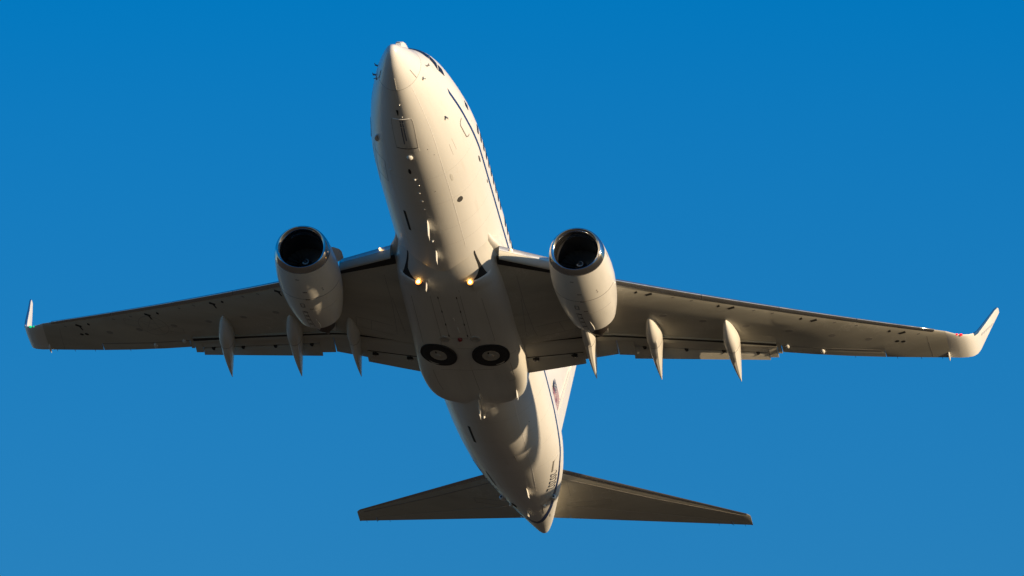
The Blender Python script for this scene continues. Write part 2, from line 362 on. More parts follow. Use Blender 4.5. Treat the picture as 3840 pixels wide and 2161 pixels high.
# cabin windows, one row on each side; windows of the parallel part share one mesh
wm = {}
for side in (1, -1):
    for k in range(26):
        s0 = 6.52+.508*k
        if k == 10: continue
        key = (side, k if k < 4 else 4)
        if key not in wm:
            n = 12; V = []; F = []
            for off, sc in ((.004, 1.0), (.012, .9), (-.02, 1.0)):
                for j in range(n):
                    t = 2*pi*j/n; du = .125*sc*np.sign(cos(t))*abs(cos(t))**.6; dz = .18*sc*np.sign(sin(t))*abs(sin(t))**.6
                    V.append(FP(s0+du, AZ(s0+du, .52+dz, side), off)-np.array([s0, 0, 0]))
            F = [tuple(n+j for j in range(n))]+[(j, (j+1) % n, n+(j+1) % n, n+j) for j in range(n)]+[(2*n+j, 2*n+(j+1) % n, (j+1) % n, j) for j in range(n)]
            o = build('cabin_window', V, F, 'glass', fus); wm[key] = o.data
        else:
            o = bpy.data.objects.new('cabin_window', wm[key]); link(o, fus)
        o.location = (-s0, 0, 0)

# doors
def door(s0, s1, z0, z1, side, name):
    mb = MB(); g = [[(s0+(s1-s0)*i/7, AZ(s0+(s1-s0)*i/7, z0+(z1-z0)*j/11, side)) for j in range(12)] for i in range(8)]
    skin_patch(mb, g, .003, .02); d = mb.out(name, 'white', fus)
    m2 = MB(); R = .16; pts = []
    for cs, cz, t0 in ((s1-R, z1-R, 0), (s0+R, z1-R, 90), (s0+R, z0+R, 180), (s1-R, z0+R, 270)):
        for q in range(5):
            t = D(t0+q*22.5); pts.append((cs+R*cos(t), AZ(cs+R*cos(t), cz+R*sin(t), side)))
    skin_line(m2, pts+pts[:1], .02, .006, 3); m2.out('door_seam', 'softseam', d)
    return d, pts
for side in (1, -1):
    d, pts = door(4.82, 5.70, -.42, 1.40, side, 'passenger_door')
    m2 = MB(); skin_line(m2, [(4.81, AZ(4.81, -.2, side)), (4.83, AZ(4.83, -.34, side)), (4.93, AZ(4.93, -.43, side)), (5.6, AZ(5.6, -.43, side)), (5.70, AZ(5.7, -.35, side)), (5.72, AZ(5.72, -.25, side))], .035, .012, 4); m2.out('door_sill', 'seam', d)
    mb = MB(); skin_patch(mb, [[(s, AZ(s, z, side)) for z in (.50, .58, .70)] for s in (5.05, 5.2, 5.36)], .012, .03); mb.out('door_window', 'glass', d)
    door(25.85, 26.65, -.15, 1.25, side, 'passenger_door')
    mb = MB(); skin_line(mb, [(25.9, AZ(25.9, -.18, side)), (26.6, AZ(26.6, -.18, side))], .05, .012, 4); mb.out('door_sill', 'seam', fus)

# nose gear doors
for side in (1, -1):
    mb = MB(); g = []
    for i in range(9):
        s = 2.88+(4.36-2.88)*i/8; w = 18.0-(1.6 if i in (0,) else 0)-4.0*i/8
        g.append([(s, D(-91.0+side*(0.25+w*j/5))) for j in range(6)])
    skin_patch(mb, g, .008, .03); gd = mb.out('nose_gear_door', 'white', fus)
    m2 = MB(); e = [r[-1] for r in g]; skin_line(m2, e[:], .018, .010, 2); m2.out('door_seam', 'softseam', gd)
    m2 = MB(); skin_line(m2, [g[0][0], g[0][2], g[0][-2]], .022, .016, 3); m2.out('door_lit_edge', 'sunlit', gd)  # pale strip paints in the light on the front door edge
    m3 = MB(); skin_line(m3, [g[-1][0], g[-1][2], g[-1][-1]], .035, .012, 3); m3.out('door_hinge_gap', 'latch', gd)
    mb = MB(); skin_patch(mb, [[(s, D(-90+side*(0.3+13.6*j/4))) for j in range(5)] for s in (4.39, 4.47, 4.56)], .006, .02); mb.out('wheel_well_panel', 'white', fus)
    # illegible stencilled rows of dark marks
    for s0, s1, a0 in ((2.93, 3.05, 0), (3.08, 3.26, 0), (3.30, 3.95 if side > 0 else 4.12, 0)):
        mb = MB(); skin_line(mb, [(s0, D(-91.4+side*2.0)), (s1, D(-91.2+side*1.9))], .04, .011, 3); mb.out('stencil_mark', 'stencil', gd)
# two side lines below the door line (lap joints, their sunlit edge painted in as a pale tone)
for side in (1, -1):
    pts = [(1.5, -49), (3.03, -51.7), (4.1, -53.6), (5.2, -56.3), (6.0, -57.8), (7.9, -58.4), (10.55, -58.4)]
    pts = [(s, D(a) if side > 0 else D(-180-a)) for s, a in pts]
    mb = MB(); skin_line(mb, pts, .018, .003, 6); mb.out('lap_joint', 'sunlit', fus)
    pts = [(20.3, -54.2), (22.5, -56.8), (24.5, -60), (26.46, -64.2), (27.6, -66)]
    pts = [(s, D(a) if side > 0 else D(-180-a)) for s, a in pts]
    mb = MB(); skin_line(mb, pts, .018, .003, 6); mb.out('lap_joint', 'sunlit', fus)

# circumferential skin joints
for s0 in (6.15, 7.65, 9.2, 10.1, 21.1, 22.6, 24.1, 25.6, 27.0, 29.6, 30.4):
    mb = MB(); skin_line(mb, [(s0, D(-185+i*9.5)) for i in range(21)], .012, .0012, 2); mb.out('skin_joint', 'jointline', fus)
# belly aerials, drains, vents
def blade(s0, s1, s2, s3, h, a0=-90, name='blade_aerial', m='white', w=.03, parent=None):
    b0, b1 = FP(s0, D(a0), -.02), FP(s1, D(a0), -.02); n = FN((s0+s1)/2, D(a0)); side = np.cross(n, [1, 0, 0]); side /= np.linalg.norm(side)
    c2, c3 = b0+[s2-s0, 0, 0]+n*h, b1+[s3-s1, 0, 0]+n*h; R = []
    for f in (0, .35, .7, .92, 1):
        le = b0+(c2-b0)*f; te = b1+(c3-b1)*f; k = w*(1-.45*f) if f < 1 else w*.15; r = []
        for c, t in ((0, 0), (.15, .8), (.4, 1), (.75, .6), (1, .05), (.75, -.6), (.4, -1), (.15, -.8)):
            r.append(le+(te-le)*c+side*t*k)
        R.append(r)
    return MB().loft(R).out(name, m, parent or fus)
blade(8.42, 9.0, 8.95, 9.30, .36); blade(10.28, 10.72, 10.62, 10.9, .27)
blade(19.45, 20.0, 19.95, 20.3, .36); 
blade(19.05, 19.40, 19.2, 19.42, .13, -87)
blade(27.05, 27.75, 27.5, 27.85, .13, -78, 'tail_fence', w=.02); blade(29.35, 29.75, 29.6, 29.85, .10, -96, 'drain_fin', w=.02)
def dome(s, a, r, h, m, name='aerial_dome', asp=1.0):
    b = FP(s, D(a)); n = FN(s, D(a)); t1 = np.array([1., 0, 0]); t1 = t1-n*np.dot(n, t1); t1 /= np.linalg.norm(t1); t2 = np.cross(n, t1); R = []
    for i in range(6):
        f = i/5*pi/2; R.append([b-n*.02+n*(h+.02)*sin(f)+(t1*cos(2*pi*j/14)*asp+t2*sin(2*pi*j/14))*r*max(cos(f), .05) for j in range(14)])
    return MB().loft(R).out(name, m, fus)
dome(4.85, -90.5, .115, .085, 'white', asp=1.1); dome(6.08, -91, .05, .06, 'white'); dome(6.45, -88.7, .05, .05, 'metal'); dome(6.9, -90.4, .06, .03, 'white')
dome(7.38, -90, .07, .025, 'white'); dome(7.86, -90, .06, .02, 'white'); dome(9.76, -90.5, .045, .07, 'white'); dome(20.62, -89.5, .05, .09, 'white')
dome(2.15, -88, .025, .03, 'white'); dome(2.76, -88, .025, .03, 'white'); dome(5.9, -120, .05, .03, 'white')
def flush(s0, s1, a, w, m, name, off=.004, taper=False):
    mb = MB(); skin_line(mb, [(s0, D(a)), ((s0*2+s1)/3, D(a)), ((s0+2*s1)/3, D(a)), (s1, D(a))], (lambda t: w*(.35+.65*min(1, 4*t*(1-t)+.1))) if not taper else (lambda t: w*(1-.6*t)), off, 4); return mb.out(name, m, fus)
flush(2.42, 2.68, -95, .09, 'dark', 'static_vent', taper=True); flush(5.5, 5.78, -94.8, .10, 'dark', 'drain_vent')
for q in (((8.22, -114.5), (9.38, -114.1)), ((21.62, -113.0), (22.95, -113.8))):
    mb = MB(); skin_line(mb, [(q[0][0], D(q[0][1])), (q[1][0], D(q[1][1]))], .10, .004, 6); mb.out('equipment_slot', 'dark', fus)
flush(7.78, 8.05, -50.5, .22, 'latch', 'oval_access_port'); flush(7.05, 7.42, -11, .10, 'latch', 'oval_access_port'); flush(8.6, 8.8, -8.8, .06, 'latch', 'oval_access_port')
flush(6.35, 6.75, -52, .10, 'belly', 'access_panel'); 
for s0, a0 in ((4.6, -66), (5.0, -61), (20.1, -45), (25.0, -56), (6.9, -73), (22.0, -45)): dome(s0, a0, .03, .008, 'seam', 'static_port')
for a0, q in ((-40, (5.0, 5.6)), (-34, (4.9, 5.5))):
    mb = MB(); skin_line(mb, [(q[0], D(a0)), (q[1], D(a0-1))], .012, .002, 4); mb.out('panel_seam', 'softseam', fus)
# cargo doors on the right side
mb = MB(); skin_line(mb, [(5.6, D(-155)), (5.6, D(-128)), (6.8, D(-128)), (6.8, D(-155)), (5.6, D(-155))], .018, .004, 8); mb.out('cargo_door_seam', 'softseam', fus)
flush(5.2, 7.6, -150, .22, 'belly', 'cargo_door_step')

# serial number on the left side of the tail
cu = bpy.data.curves.new('serial', 'FONT'); cu.body = '20202'; cu.size = 1.0; cu.align_x = 'LEFT'; cu.space_character = 1.05
to = bpy.data.objects.new('serial_tmp', cu); COL.objects.link(to); dg = bpy.context.evaluated_depsgraph_get(); dg.update()
tm = bpy.data.meshes.new_from_object(to.evaluated_get(dg)); bm = bmesh.new(); bm.from_mesh(tm)
bmesh.ops.triangulate(bm, faces=bm.faces[:]); bmesh.ops.subdivide_edges(bm, edges=bm.edges[:], cuts=1)
xs = [v.co.x for v in bm.verts]; ysz = [v.co.y for v in bm.verts]; x0, x1, y0, y1 = min(xs), max(xs), min(ysz), max(ysz)
def serial(side):
    V = []; F = [tuple(v.index for v in f.verts) for f in bm.faces]
    for v in bm.verts:
        u = (v.co.x-x0)/(x1-x0); w = (v.co.y-y0)/(y1-y0)
        if side < 0: u = 1-u
        s = 26.72+1.22*u; s += .02*w
        z = -.21+.235*w+.08*u
        V.append(FP(s, AZ(s, z, side), .007))
    return build('serial_number', V, F, 'letter', fus)
bm.verts.index_update(); serial(1); serial(-1); bm.free()
bpy.data.objects.remove(to); bpy.data.curves.remove(cu); bpy.data.meshes.remove(tm)

# missile-warning turrets round the tail cone
def turret(s, a, r, l, name='sensor_turret'):
    b = FP(s, D(a)); n = FN(s, D(a)); ax = np.array([1., 0, 0]); ax = ax-n*np.dot(ax, n); ax /= np.linalg.norm(ax); t2 = np.cross(n, ax); R = []
    for q, k in ((-1, .55), (-.9, .95), (-.6, 1.05), (0, .95), (.6, .55), (1, .12)):
        R.append([b+n*r*.55+ax*q*l+(n*cos(2*pi*j/12)+t2*sin(2*pi*j/12))*r*k for j in range(12)])
    o = MB().loft(R).out(name, 'white', fus)
    c = b+n*r*.55-ax*l
    R = [[c-ax*q+(n*cos(2*pi*j/12)+t2*sin(2*pi*j/12))*r*k for j in range(12)] for q, k in ((-.01, .5), (.015, .42))]
    return o, R
for s, a, r, l in ((28.8, -37, .085, .20), (29.15, -58, .06, .10), (28.9, -143, .085, .20), (29.2, -128, .06, .10)):
    o, R = turret(s, a, r, l)
    if r > .07: MB().loft(R).out('turret_lens', 'dark', fus)
mb = MB(); skin_line(mb, [(28.98, D(-64)), (28.98, D(-61)), (28.9, D(-48)), (28.8, D(-38))], .045, .012, 5); mb.out('turret_cable_cover', 'white', fus)
flush(28.95, 29.35, -121, .16, 'dark', 'exhaust_port')
flush(26.0, 27.3, -125, .10, 'seam', 'tail_scrape_mark'); flush(29.3, 29.9, -62, .03, 'seam', 'panel_seam'); flush(30.2, 30.5, -42, .03, 'seam', 'panel_seam')
flush(24.0, 24.6, -75, .02, 'seam', 'panel_seam')

# ------------------------------------------------------------------ belly fairing between the wings
FS = np.array([(10.0, 1.30, -1.40, 2.4), (10.8, 1.55, -1.66, 2.5), (11.5, 1.74, -1.90, 2.8), (12.1, 1.86, -2.02, 3.0), (13.0, 1.93, -2.065, 3.2), (15.0, 1.96, -2.05, 3.5), (16.7, 1.96, -2.035, 4.4), (17.7, 1.95, -2.0, 6.5), (18.3, 1.91, -1.965, 8.0), (18.8, 1.85, -1.955, 8.0), (19.3, 1.72, -1.945, 7.5), (19.65, 1.52, -1.91, 6.5), (19.9, 1.24, -1.84, 5.0), (20.12, .8, -1.74, 3.6)])
def bsec(s): return [float(_pchip(FS[:, 0], FS[:, k], np.array([s]))[0]) for k in (1, 2, 3)]
def BP(s, t, off=0.0):
    """belly fairing point, t = angle (-90 deg keel)"""
    hw, zb, n = bsec(s); zc = -.45; c, sn = cos(t), sin(t)
    p = np.array([s, hw*np.sign(c)*abs(c)**(2/n), zc+(zc-zb)*np.sign(sn)*abs(sn)**(2/n)*(1 if sn < 0 else .25)])
    if s < 12.4:
        f = max(0, min(1, (s-10.2)/2.2)); f = f*f*(3-2*f); q = FP(s, t) if sn < 0 else p
        if sn < 0: q = q-np.array([0, c, sn])*.03*(1-f)
        p = q*(1-f)+p*f
    if off:
        h = .01; a = BP(s+h, t)-BP(s-h, t); b = BP(s, t+h)-BP(s, t-h); n_ = np.cross(b, a); n_ /= np.linalg.norm(n_)
        if n_[1]*c+n_[2]*sn < 0: n_ = -n_
        p = p+n_*off
    return p
def BY(s, y):
    """angle on the fairing underside at lateral place y"""
    lo, hi = -pi+.01, -.01
    for _ in range(40):
        m_ = (lo+hi)/2
        if BP(s, m_)[1] < y: lo = m_
        else: hi = m_
    return (lo+hi)/2
rings = []
for i in range(60):
    s = 10.0+10.1*i/59; rings.append([BP(s, 2*pi*j/96) for j in range(96)])
fair = MB().loft(rings).out('belly_fairing', 'belly', jet)
def fair_line(mb, pts, w=.02, off=.004, sub=6):
    P = []
    for (s0, y0), (s1, y1) in zip(pts, pts[1:]):
        for i in range(sub): P.append((s0+(s1-s0)*i/sub, y0+(y1-y0)*i/sub))
    P.append(pts[-1]); X = [BP(s, BY(s, y)) for s, y in P]; N = [BP(s, BY(s, y), 1.0)-BP(s, BY(s, y)) for s, y in P]; rows = []
    for i in range(len(P)):
        t = X[min(i+1, len(P)-1)]-X[max(i-1, 0)]; t /= np.linalg.norm(t)+1e-9; b = np.cross(t, N[i]); b /= np.linalg.norm(b)+1e-9
        rows.append([X[i]+b*w/2+N[i]*off, X[i]-b*w/2+N[i]*off, X[i]-b*w/2-N[i]*.01, X[i]+b*w/2-N[i]*.01])
    return mb.loft(rows)
for pts in ([(12.6, -.62), (15.6, -.66), (16.0, -.75)], [(12.6, .45), (15.4, .42), (15.65, .55)], [(13.0, -.36), (15.4, -.36), (15.55, -.3), (15.55, .3), (15.4, .3), (13.0, .3)], [(17.55, -1.0), (17.58, .0), (17.5, .9)], [(16.75, -1.62), (16.9, -1.85)], [(16.75, 1.5), (16.75, 1.88)],
            [(17.6, -1.3), (18.4, -1.25), (18.9, -1.15)], [(17.6, .1), (18.4, .12), (18.9, .15)], [(17.2, 1.52), (18.2, 1.55), (18.3, 1.3)], [(13.2, -1.35), (16.0, -1.4)], [(13.2, 1.15), (15.8, 1.2)], [(16.2, -.2), (16.2, .35)]):
    mb = MB(); fair_line(mb, pts, .016, .002); mb.out('panel_seam', 'wingseam', fair)
for s, y in ((13.05, -.36), (13.9, -.36), (14.7, -.36), (15.4, -.36), (13.05, .3), (13.9, .3), (14.7, .3), (15.4, .3)):
    mb = MB(); fair_line(mb, [(s-.06, y), (s+.06, y)], .035, .006, 2); mb.out('panel_latch', 'dark', fair)
for s0, s1, y in ((14.3, 14.45, -.02), (14.9, 15.2, .03)):
    mb = MB(); fair_line(mb, [(s0, y), (s1, y+.02)], .03, .02, 2); mb.out('drain_fin', 'white', fair)
for y in (.55, -.55):
    R = []; c = BP(15.6, BY(15.6, y))
    for r, dz in ((.19, .01), (.18, -.02), (.15, -.035), (.10, -.02), (.02, -.01)): R.append([(c[0]+r*cos(2*pi*j/18), c[1]+r*sin(2*pi*j/18), c[2]+dz) for j in range(18)])
    MB().loft(R).out('jacking_dish', 'hub', fair)
MB().ball((15.62, 0, -2.05), (.10, .09, .09)).out('beacon_light', 'beacon', fair)
# ram air inlets
for sd in (1, -1):
    mb = MB()
    V = []
    # scoop: thin near-black patch, the recess shadow put into its colour
    P = [(11.15, sd*1.18), (12.15, sd*1.02), (12.10, sd*1.66), (11.9, sd*1.60)]
    mb = MB(); g = []
    for u in range(7):
        r = []; f = u/6
        yo = 1.19+.33*f**1.5; w = .03+.08*f if f < .6 else .078+.40*((f-.6)/.4)**1.5
        for v in range(5): r.append((11.0+1.15*f, sd*(yo-w*(1-v/4))))
        g.append(r)
    n, k = 7, 5
    top = [BP(s, BY(s, y), .012)+[0, 0, 0] for r in g for s, y in r]; bot = [BP(s, BY(s, y), -.05) for r in g for s, y in r]
    F = [(i*k+j, i*k+j+1, (i+1)*k+j+1, (i+1)*k+j) for i in range(n-1) for j in range(k-1)]; N = n*k
    F += [tuple(N+x for x in f[::-1]) for f in F]
    e = [j for j in range(k)]+[i*k+k-1 for i in range(1, n)]+[(n-1)*k+j for j in range(k-2, -1, -1)]+[i*k for i in range(n-2, 0, -1)]
    F += [(a, N+a, N+b, b) for a, b in zip(e, e[1:]+e[:1])]
    ri = build('ram_inlet_shade', [tuple(q) for q in top+bot], F, 'dark', fair)
    # the lip behind the mouth
    R = []
    for i in range(9):
        y = sd*(1.00+.60*i/8); q = []
        for ds, dz in ((0, .0), (.03, -.05), (.12, -.07), (.35, -.045), (.6, .0), (.3, .03), (.1, .03)):
            s = 12.16+ds-.10*(i/8); b = BP(s, BY(s, y)); q.append((b[0], b[1], b[2]+dz))
        R.append(q)
    MB().loft(R).out('inlet_lip', 'belly', fair)
# landing lights below the fairing
for sd in (1, -1):
    c = np.array([12.22, sd*.92, -2.0]); R = []
    for ds, r in ((.14, .03), (.10, .10), (.02, .12), (-.03, .12), (-.035, .095)): R.append([(c[0]+ds, c[1]+r*cos(2*pi*j/18), c[2]+r*sin(2*pi*j/18)) for j in range(18)])
    ll = MB().loft(R).out('landing_light', 'metal', jet)
    R = [[(c[0]-.037-q, c[1]+r*cos(2*pi*j/18), c[2]+r*sin(2*pi*j/18)) for j in range(18)] for q, r in ((0, .105), (.02, .10), (.03, .07))]
    MB().loft(R).out('lamp_lens', 'lamp', ll)
    R = [[(c[0]-.07-q, c[1]+r*cos(2*pi*j/14), c[2]-.012+r*sin(2*pi*j/14)) for j in range(14)] for q, r in ((0, .055), (.012, .04), (.016, .01))]
    MB().loft(R).out('lamp_filament', 'lampcore', ll)
# drain mast between the lamps
b = np.array([12.05, -.62, -1.97]); MB().loft([[(b[0]+f*.18+c*l, b[1]+t*.03*(1-.5*f), b[2]-.36*f) for c, t in ((0, 0), (.3, 1), (1, 0), (.3, -1))] for f, l in ((0, .34), (.5, .24), (.95, .12), (1, .04))]).out('drain_mast', 'white', fair)
# drain masts on the rear of the fairing, left side
MB().loft([[(18.75+f*.42+c*l, 1.45+t*.02, -1.86-.20*f) for c, t in ((0, 0), (.3, 1), (1, 0), (.3, -1))] for f, l in ((0, .55), (.5, .45), (.95, .22), (1, .05))]).out('drain_mast', 'white', fair)

# main wheels lying flush in the belly
for sd in (1, -1):
    c = np.array([16.62, sd*.93, -2.018]); tilt = D(7)*sd
    rm = Matrix.Rotation(tilt, 3, 'X') @ Matrix.Rotation(D(-1.0), 3, 'Y')
    def disc(prof, n=40):
        R = []
        for r, h in prof:
            R.append([tuple(np.array(rm @ Vector((r*cos(2*pi*j/n), r*sin(2*pi*j/n), h)))+c) for j in range(n)])
        return R
    w = bpy.data.objects.new('main_wheel', None); link(w, jet)
    MB().loft(disc([(.665, .03), (.66, -.020), (.63, -.024), (.605, -.014), (.30, -.012), (.02, -.012)])).out('wheel_well_seal', 'black', w)
    MB().loft(disc([(.59, .1), (.585, -.016), (.55, -.034), (.48, -.05), (.38, -.048), (.31, -.026), (.30, .0), (.30, .1)])).out('tyre', 'black', w)
    MB().loft(disc([(.312, .1), (.308, -.026), (.285, -.042), (.26, -.032), (.18, -.030), (.10, -.040), (.085, -.06), (.02, -.065)])).out('hub_cap', 'hub', w)
    MB().loft([[tuple(np.array(rm @ Vector((.19*cos(D(200))+.06*cos(2*pi*j/12), .19*sin(D(200))+.03*sin(2*pi*j/12), h)))+c) for j in range(12)] for h in (0, -.036)]).out('valve_hole', 'dark', w)

# ------------------------------------------------------------------ wings
def zw(y): return .0031*y*y+.1188*y-1.3817
def cz(y): return float(np.interp(y, [0, 1.9, 5.05, 9.0, 10.44, 10.58, 12.2], [-.30, -.16, .16, .11, .07, .06, 0]))
def sLE(y): return 11.0+.55*y if y >= 4.8 else 11.9+.594*(y-1.87)
def sTE(y): return 17.75+.05*(y-1.9) if y < 5.05 else (17.9+(y-5.05)*.3128 if y < 10.58 else (19.63+.333*(y-10.58) if y < 14.05 else 20.785+.31*(y-14.05)))
def sCOVE(y): return 16.9+(17.31-16.9)*(y-1.9)/(5.05-1.9) if y < 5.05 else 17.31+(19.02-17.31)*(y-5.05)/(10.38-5.05)
def tcr(y): return .125-.022*min(1, y/14)
CU = [1-.5*(1-cos(pi*i/16)) for i in range(17)]
def foil_t(c): return 5*(.2969*math.sqrt(max(c, 0))-.126*c-.3516*c*c+.2843*c**3-.1036*c**4)
def wing_pt(y, s, lower=True, sd=1, off=0.0):
    le, te = sLE(y), sTE(y); ch = te-le; c = max(0, min(1, (s-le)/ch)); t = tcr(y)*ch*foil_t(c)
    zl = zw(y)+.05*(1-c)
    z = zl+(.02*ch*sin(pi*c))-(.60*t if lower else -.95*t)-.015*ch*sin(pi*c)*1.0
    if lower:
        f = max(0, min(1, (c-.35)/.4)); z += cz(y)*f*f*(3-2*f)
    return np.array([s, sd*y, z+(-off if lower else off)])
def wing_ring(y, cmax, sd):
    le, te = sLE(y), sTE(y); ch = te-le; r = []
    for c in CU: r.append(wing_pt(y, le+c*cmax*ch, False, sd))
    for c in CU[::-1][1:]: r.append(wing_pt(y, le+c*cmax*ch, True, sd))
    return r
def wing_patch(mb, pts, off=.006, sd=1, depth=.02):
    """flat polygon (s, y) hugging the lower surface"""
    P = [wing_pt(y, s, True, sd, off) for s, y in pts]; Q = [wing_pt(y, s, True, sd, off-depth) for s, y in pts]; k = len(P)
    return mb.add(P+Q, [tuple(range(k)), tuple(range(k, 2*k))[::-1]]+[(i, (i+1) % k, k+(i+1) % k, k+i) for i in range(k)])
def wing_line(mb, pts, w=.025, off=.004, sd=1, sub=6):
    P = []
    for (s0, y0), (s1, y1) in zip(pts, pts[1:]):
        for i in range(sub): P.append((s0+(s1-s0)*i/sub, y0+(y1-y0)*i/sub))
    P.append(pts[-1]); rows = []
    for i, (s, y) in enumerate(P):
        a, b = P[max(i-1, 0)], P[min(i+1, len(P)-1)]; t = np.array([b[0]-a[0], b[1]-a[1]]); t = t/(np.linalg.norm(t)+1e-9); n = (-t[1]*w/2, t[0]*w/2)
        q = []
        for sg, o in ((1, off), (-1, off), (-1, -.01), (1, -.01)): q.append(wing_pt(y+sg*n[1], s+sg*n[0], True, sd, o))
        rows.append(q)
    return mb.loft(rows)
def flap_ring(y, s0, z0, s1, z1, th, sd):
    r = []; ch = s1-s0
    for c, t in ((1, .06), (.8, .35), (.55, .75), (.3, 1.0), (.12, .85), (.03, .45), (0, 0), (.03, -.35), (.12, -.5), (.3, -.5), (.55, -.35), (.8, -.15), (1, -.05)):
        r.append((s0+c*ch, sd*y, z0+c*(z1-z0)+t*th))
    return r

for sd in (1, -1):
    rings = []
    for y in (.5, 1.2, 1.9, 2.6, 3.4, 4.2, 4.8, 5.05, 5.8, 6.8, 7.8, 8.8, 9.6, 10.44):
        le, te = sLE(y), sTE(y); rings.append(wing_ring(y, (sCOVE(y)-le)/(te-le), sd))
    rings.append(wing_ring(10.45, 1.0, sd)); rings.append(wing_ring(10.58, 1.0, sd))
    for y in (10.585, 11.4, 12.2, 13.1, 14.045): rings.append(wing_ring(y, 1-.42/(sTE(y)-sLE(y)), sd))
    for y in (14.05, 14.8, 15.6, 16.2): rings.append(wing_ring(y, 1.0, sd))
    # root: the upper skin over the flaps (spoilers) is part of the wing
    wing = MB().loft(rings).out('wing', 'wing', jet, sharp=30)
    # spoiler shelf above the flaps
    R = []
    for y in (1.9, 5.05, 10.44):
        te = sTE(y); sc = sCOVE(y)-.05; zu = wing_pt(y, sCOVE(y), False, sd)[2]; zl = wing_pt(y, te, False, sd)[2]
        R.append([(sc, sd*y, zu-.005), (te-.35, sd*y, zl+.03), (te-.35, sd*y, zl+.005), (sc, sd*y, zu-.06)])
    MB().loft(R).out('spoiler_panel', 'wing', wing)
    # near-black filler behind the rear spar, cove shade put into its colour
    R = []
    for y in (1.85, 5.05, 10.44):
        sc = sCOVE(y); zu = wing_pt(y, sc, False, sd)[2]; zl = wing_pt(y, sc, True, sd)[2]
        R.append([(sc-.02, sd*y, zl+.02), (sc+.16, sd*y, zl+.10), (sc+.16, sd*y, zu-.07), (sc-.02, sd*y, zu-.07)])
    MB().loft(R).out('cove_shade', 'dark', wing)
    # aileron
    R = [flap_ring(y, sTE(y)-.405, wing_pt(y, sTE(y)-.405, True, sd)[2]+.035, sTE(y), zw(y)+cz(y), .05, sd) for y in (10.60, 11.6, 12.8, 14.03)]
    MB().loft(R).out('aileron', 'flap', wing)
    mb = MB(); wing_line(mb, [(sTE(10.6)-.42, 10.6), (sTE(12.3)-.42, 12.3), (sTE(14.03)-.42, 14.03)], .03, .004, sd); mb.out('hinge_gap', 'seam', wing)
    # flaps: main and aft, outboard then inboard
    def zl(y): return zw(y)-.06
    R = []
    def mainring(y, s1, z1=None):
        s0 = sCOVE(y)+.06; return flap_ring(y, s0, zw(y)+cz(y)+.07, s1, z1 if z1 is not None else zl(y)+.0, .13 if y > 5 else .16, sd)
    def mainrear(y): return 18.45+(19.83-18.45)*(y-5.10)/(10.47-5.10)
    def aftf(y): return (18.16+(19.51-18.16)*(y-5.66)/(10.18-5.66), zw(y)+cz(y)-.03)
    def aftr(y): return (18.70+(19.86-18.70)*(y-5.56)/(10.10-5.56), -.69+(.10+.69)*(y-5.56)/(10.10-5.56))
    for y in (5.065, 5.60): R.append(mainring(y, mainrear(y), zw(y)+.0))
    for y in (5.605, 7.2, 8.7, 10.145): R.append(mainring(y, aftf(y)[0]-.01, zw(y)+cz(y)-.05))
    for y in (10.15, 10.43): R.append(mainring(y, mainrear(y), zw(y)-.01))
    fl = MB().loft(R).out('outboard_flap', 'flap', wing, sharp=30)
    R = [flap_ring(y, aftf(y)[0]+.06, aftf(y)[1]+.02, aftr(y)[0], aftr(y)[1], .06, sd) for y in (5.58, 7.2, 8.7, 10.14)]
    af = MB().loft(R).out('aft_flap', 'flap', wing)
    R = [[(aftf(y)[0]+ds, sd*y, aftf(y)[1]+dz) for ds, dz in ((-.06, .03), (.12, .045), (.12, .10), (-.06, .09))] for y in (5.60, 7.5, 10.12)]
    MB().loft(R).out('slot_shade', 'dark', wing)  # near-black bar, the gap's shade is put into its colour
    for y in (5.95, 7.35, 8.6, 9.75):
        s, z = aftf(y); MB().box((s+.07, sd*y, z-.0), (.12, .13, .07)).ball((s+.12, sd*y, z-.04), (.03, .05, .03), 8, 6).out('flap_hinge', 'dark', wing)
    R = []
    def irear(y): return 17.72+(18.02-17.72)*(y-1.95)/(3.87-1.95)
    for y in (1.75, 2.6, 3.86): R.append(mainring(y, irear(y)-.01, zw(y)+cz(y)-.05))
    for y in (3.87, 5.04): R.append(mainring(y, 18.44, zw(y)+.03-.06*(5.03-y)/1.16))
    MB().loft(R).out('inboard_flap', 'flap', wing, sharp=30)
    R = [flap_ring(y, irear(y)+.07, zw(y)+cz(y)-.04, 18.61, zw(y)-.25+.145*(y-1.9)/2, .07, sd) for y in (1.75, 2.8, 3.89)]
    MB().loft(R).out('aft_flap', 'flap', wing)
    R = [[(irear(y)+ds, sd*y, zw(y)+cz(y)-.05+dz) for ds, dz in ((-.06, .03), (.14, .0), (.14, .10), (-.06, .09))] for y in (1.8, 2.8, 3.85)]
    MB().loft(R).out('slot_shade', 'dark', wing)  # inboard gap likewise, its shade painted as a near-black bar
    for y in (2.25, 3.55):
        s, z = irear(y)+.12, zw(y)+cz(y)-.06
        mb = MB().box((s, sd*y, z-.02), (.10, .22, .07)); mb.out('flap_hinge', 'dark', wing)
        for q in (-.06, .06): MB().ball((s+.03, sd*y+q, z-.075), (.035, .035, .03), 8, 6).out('hinge_roller', 'chrome', wing)
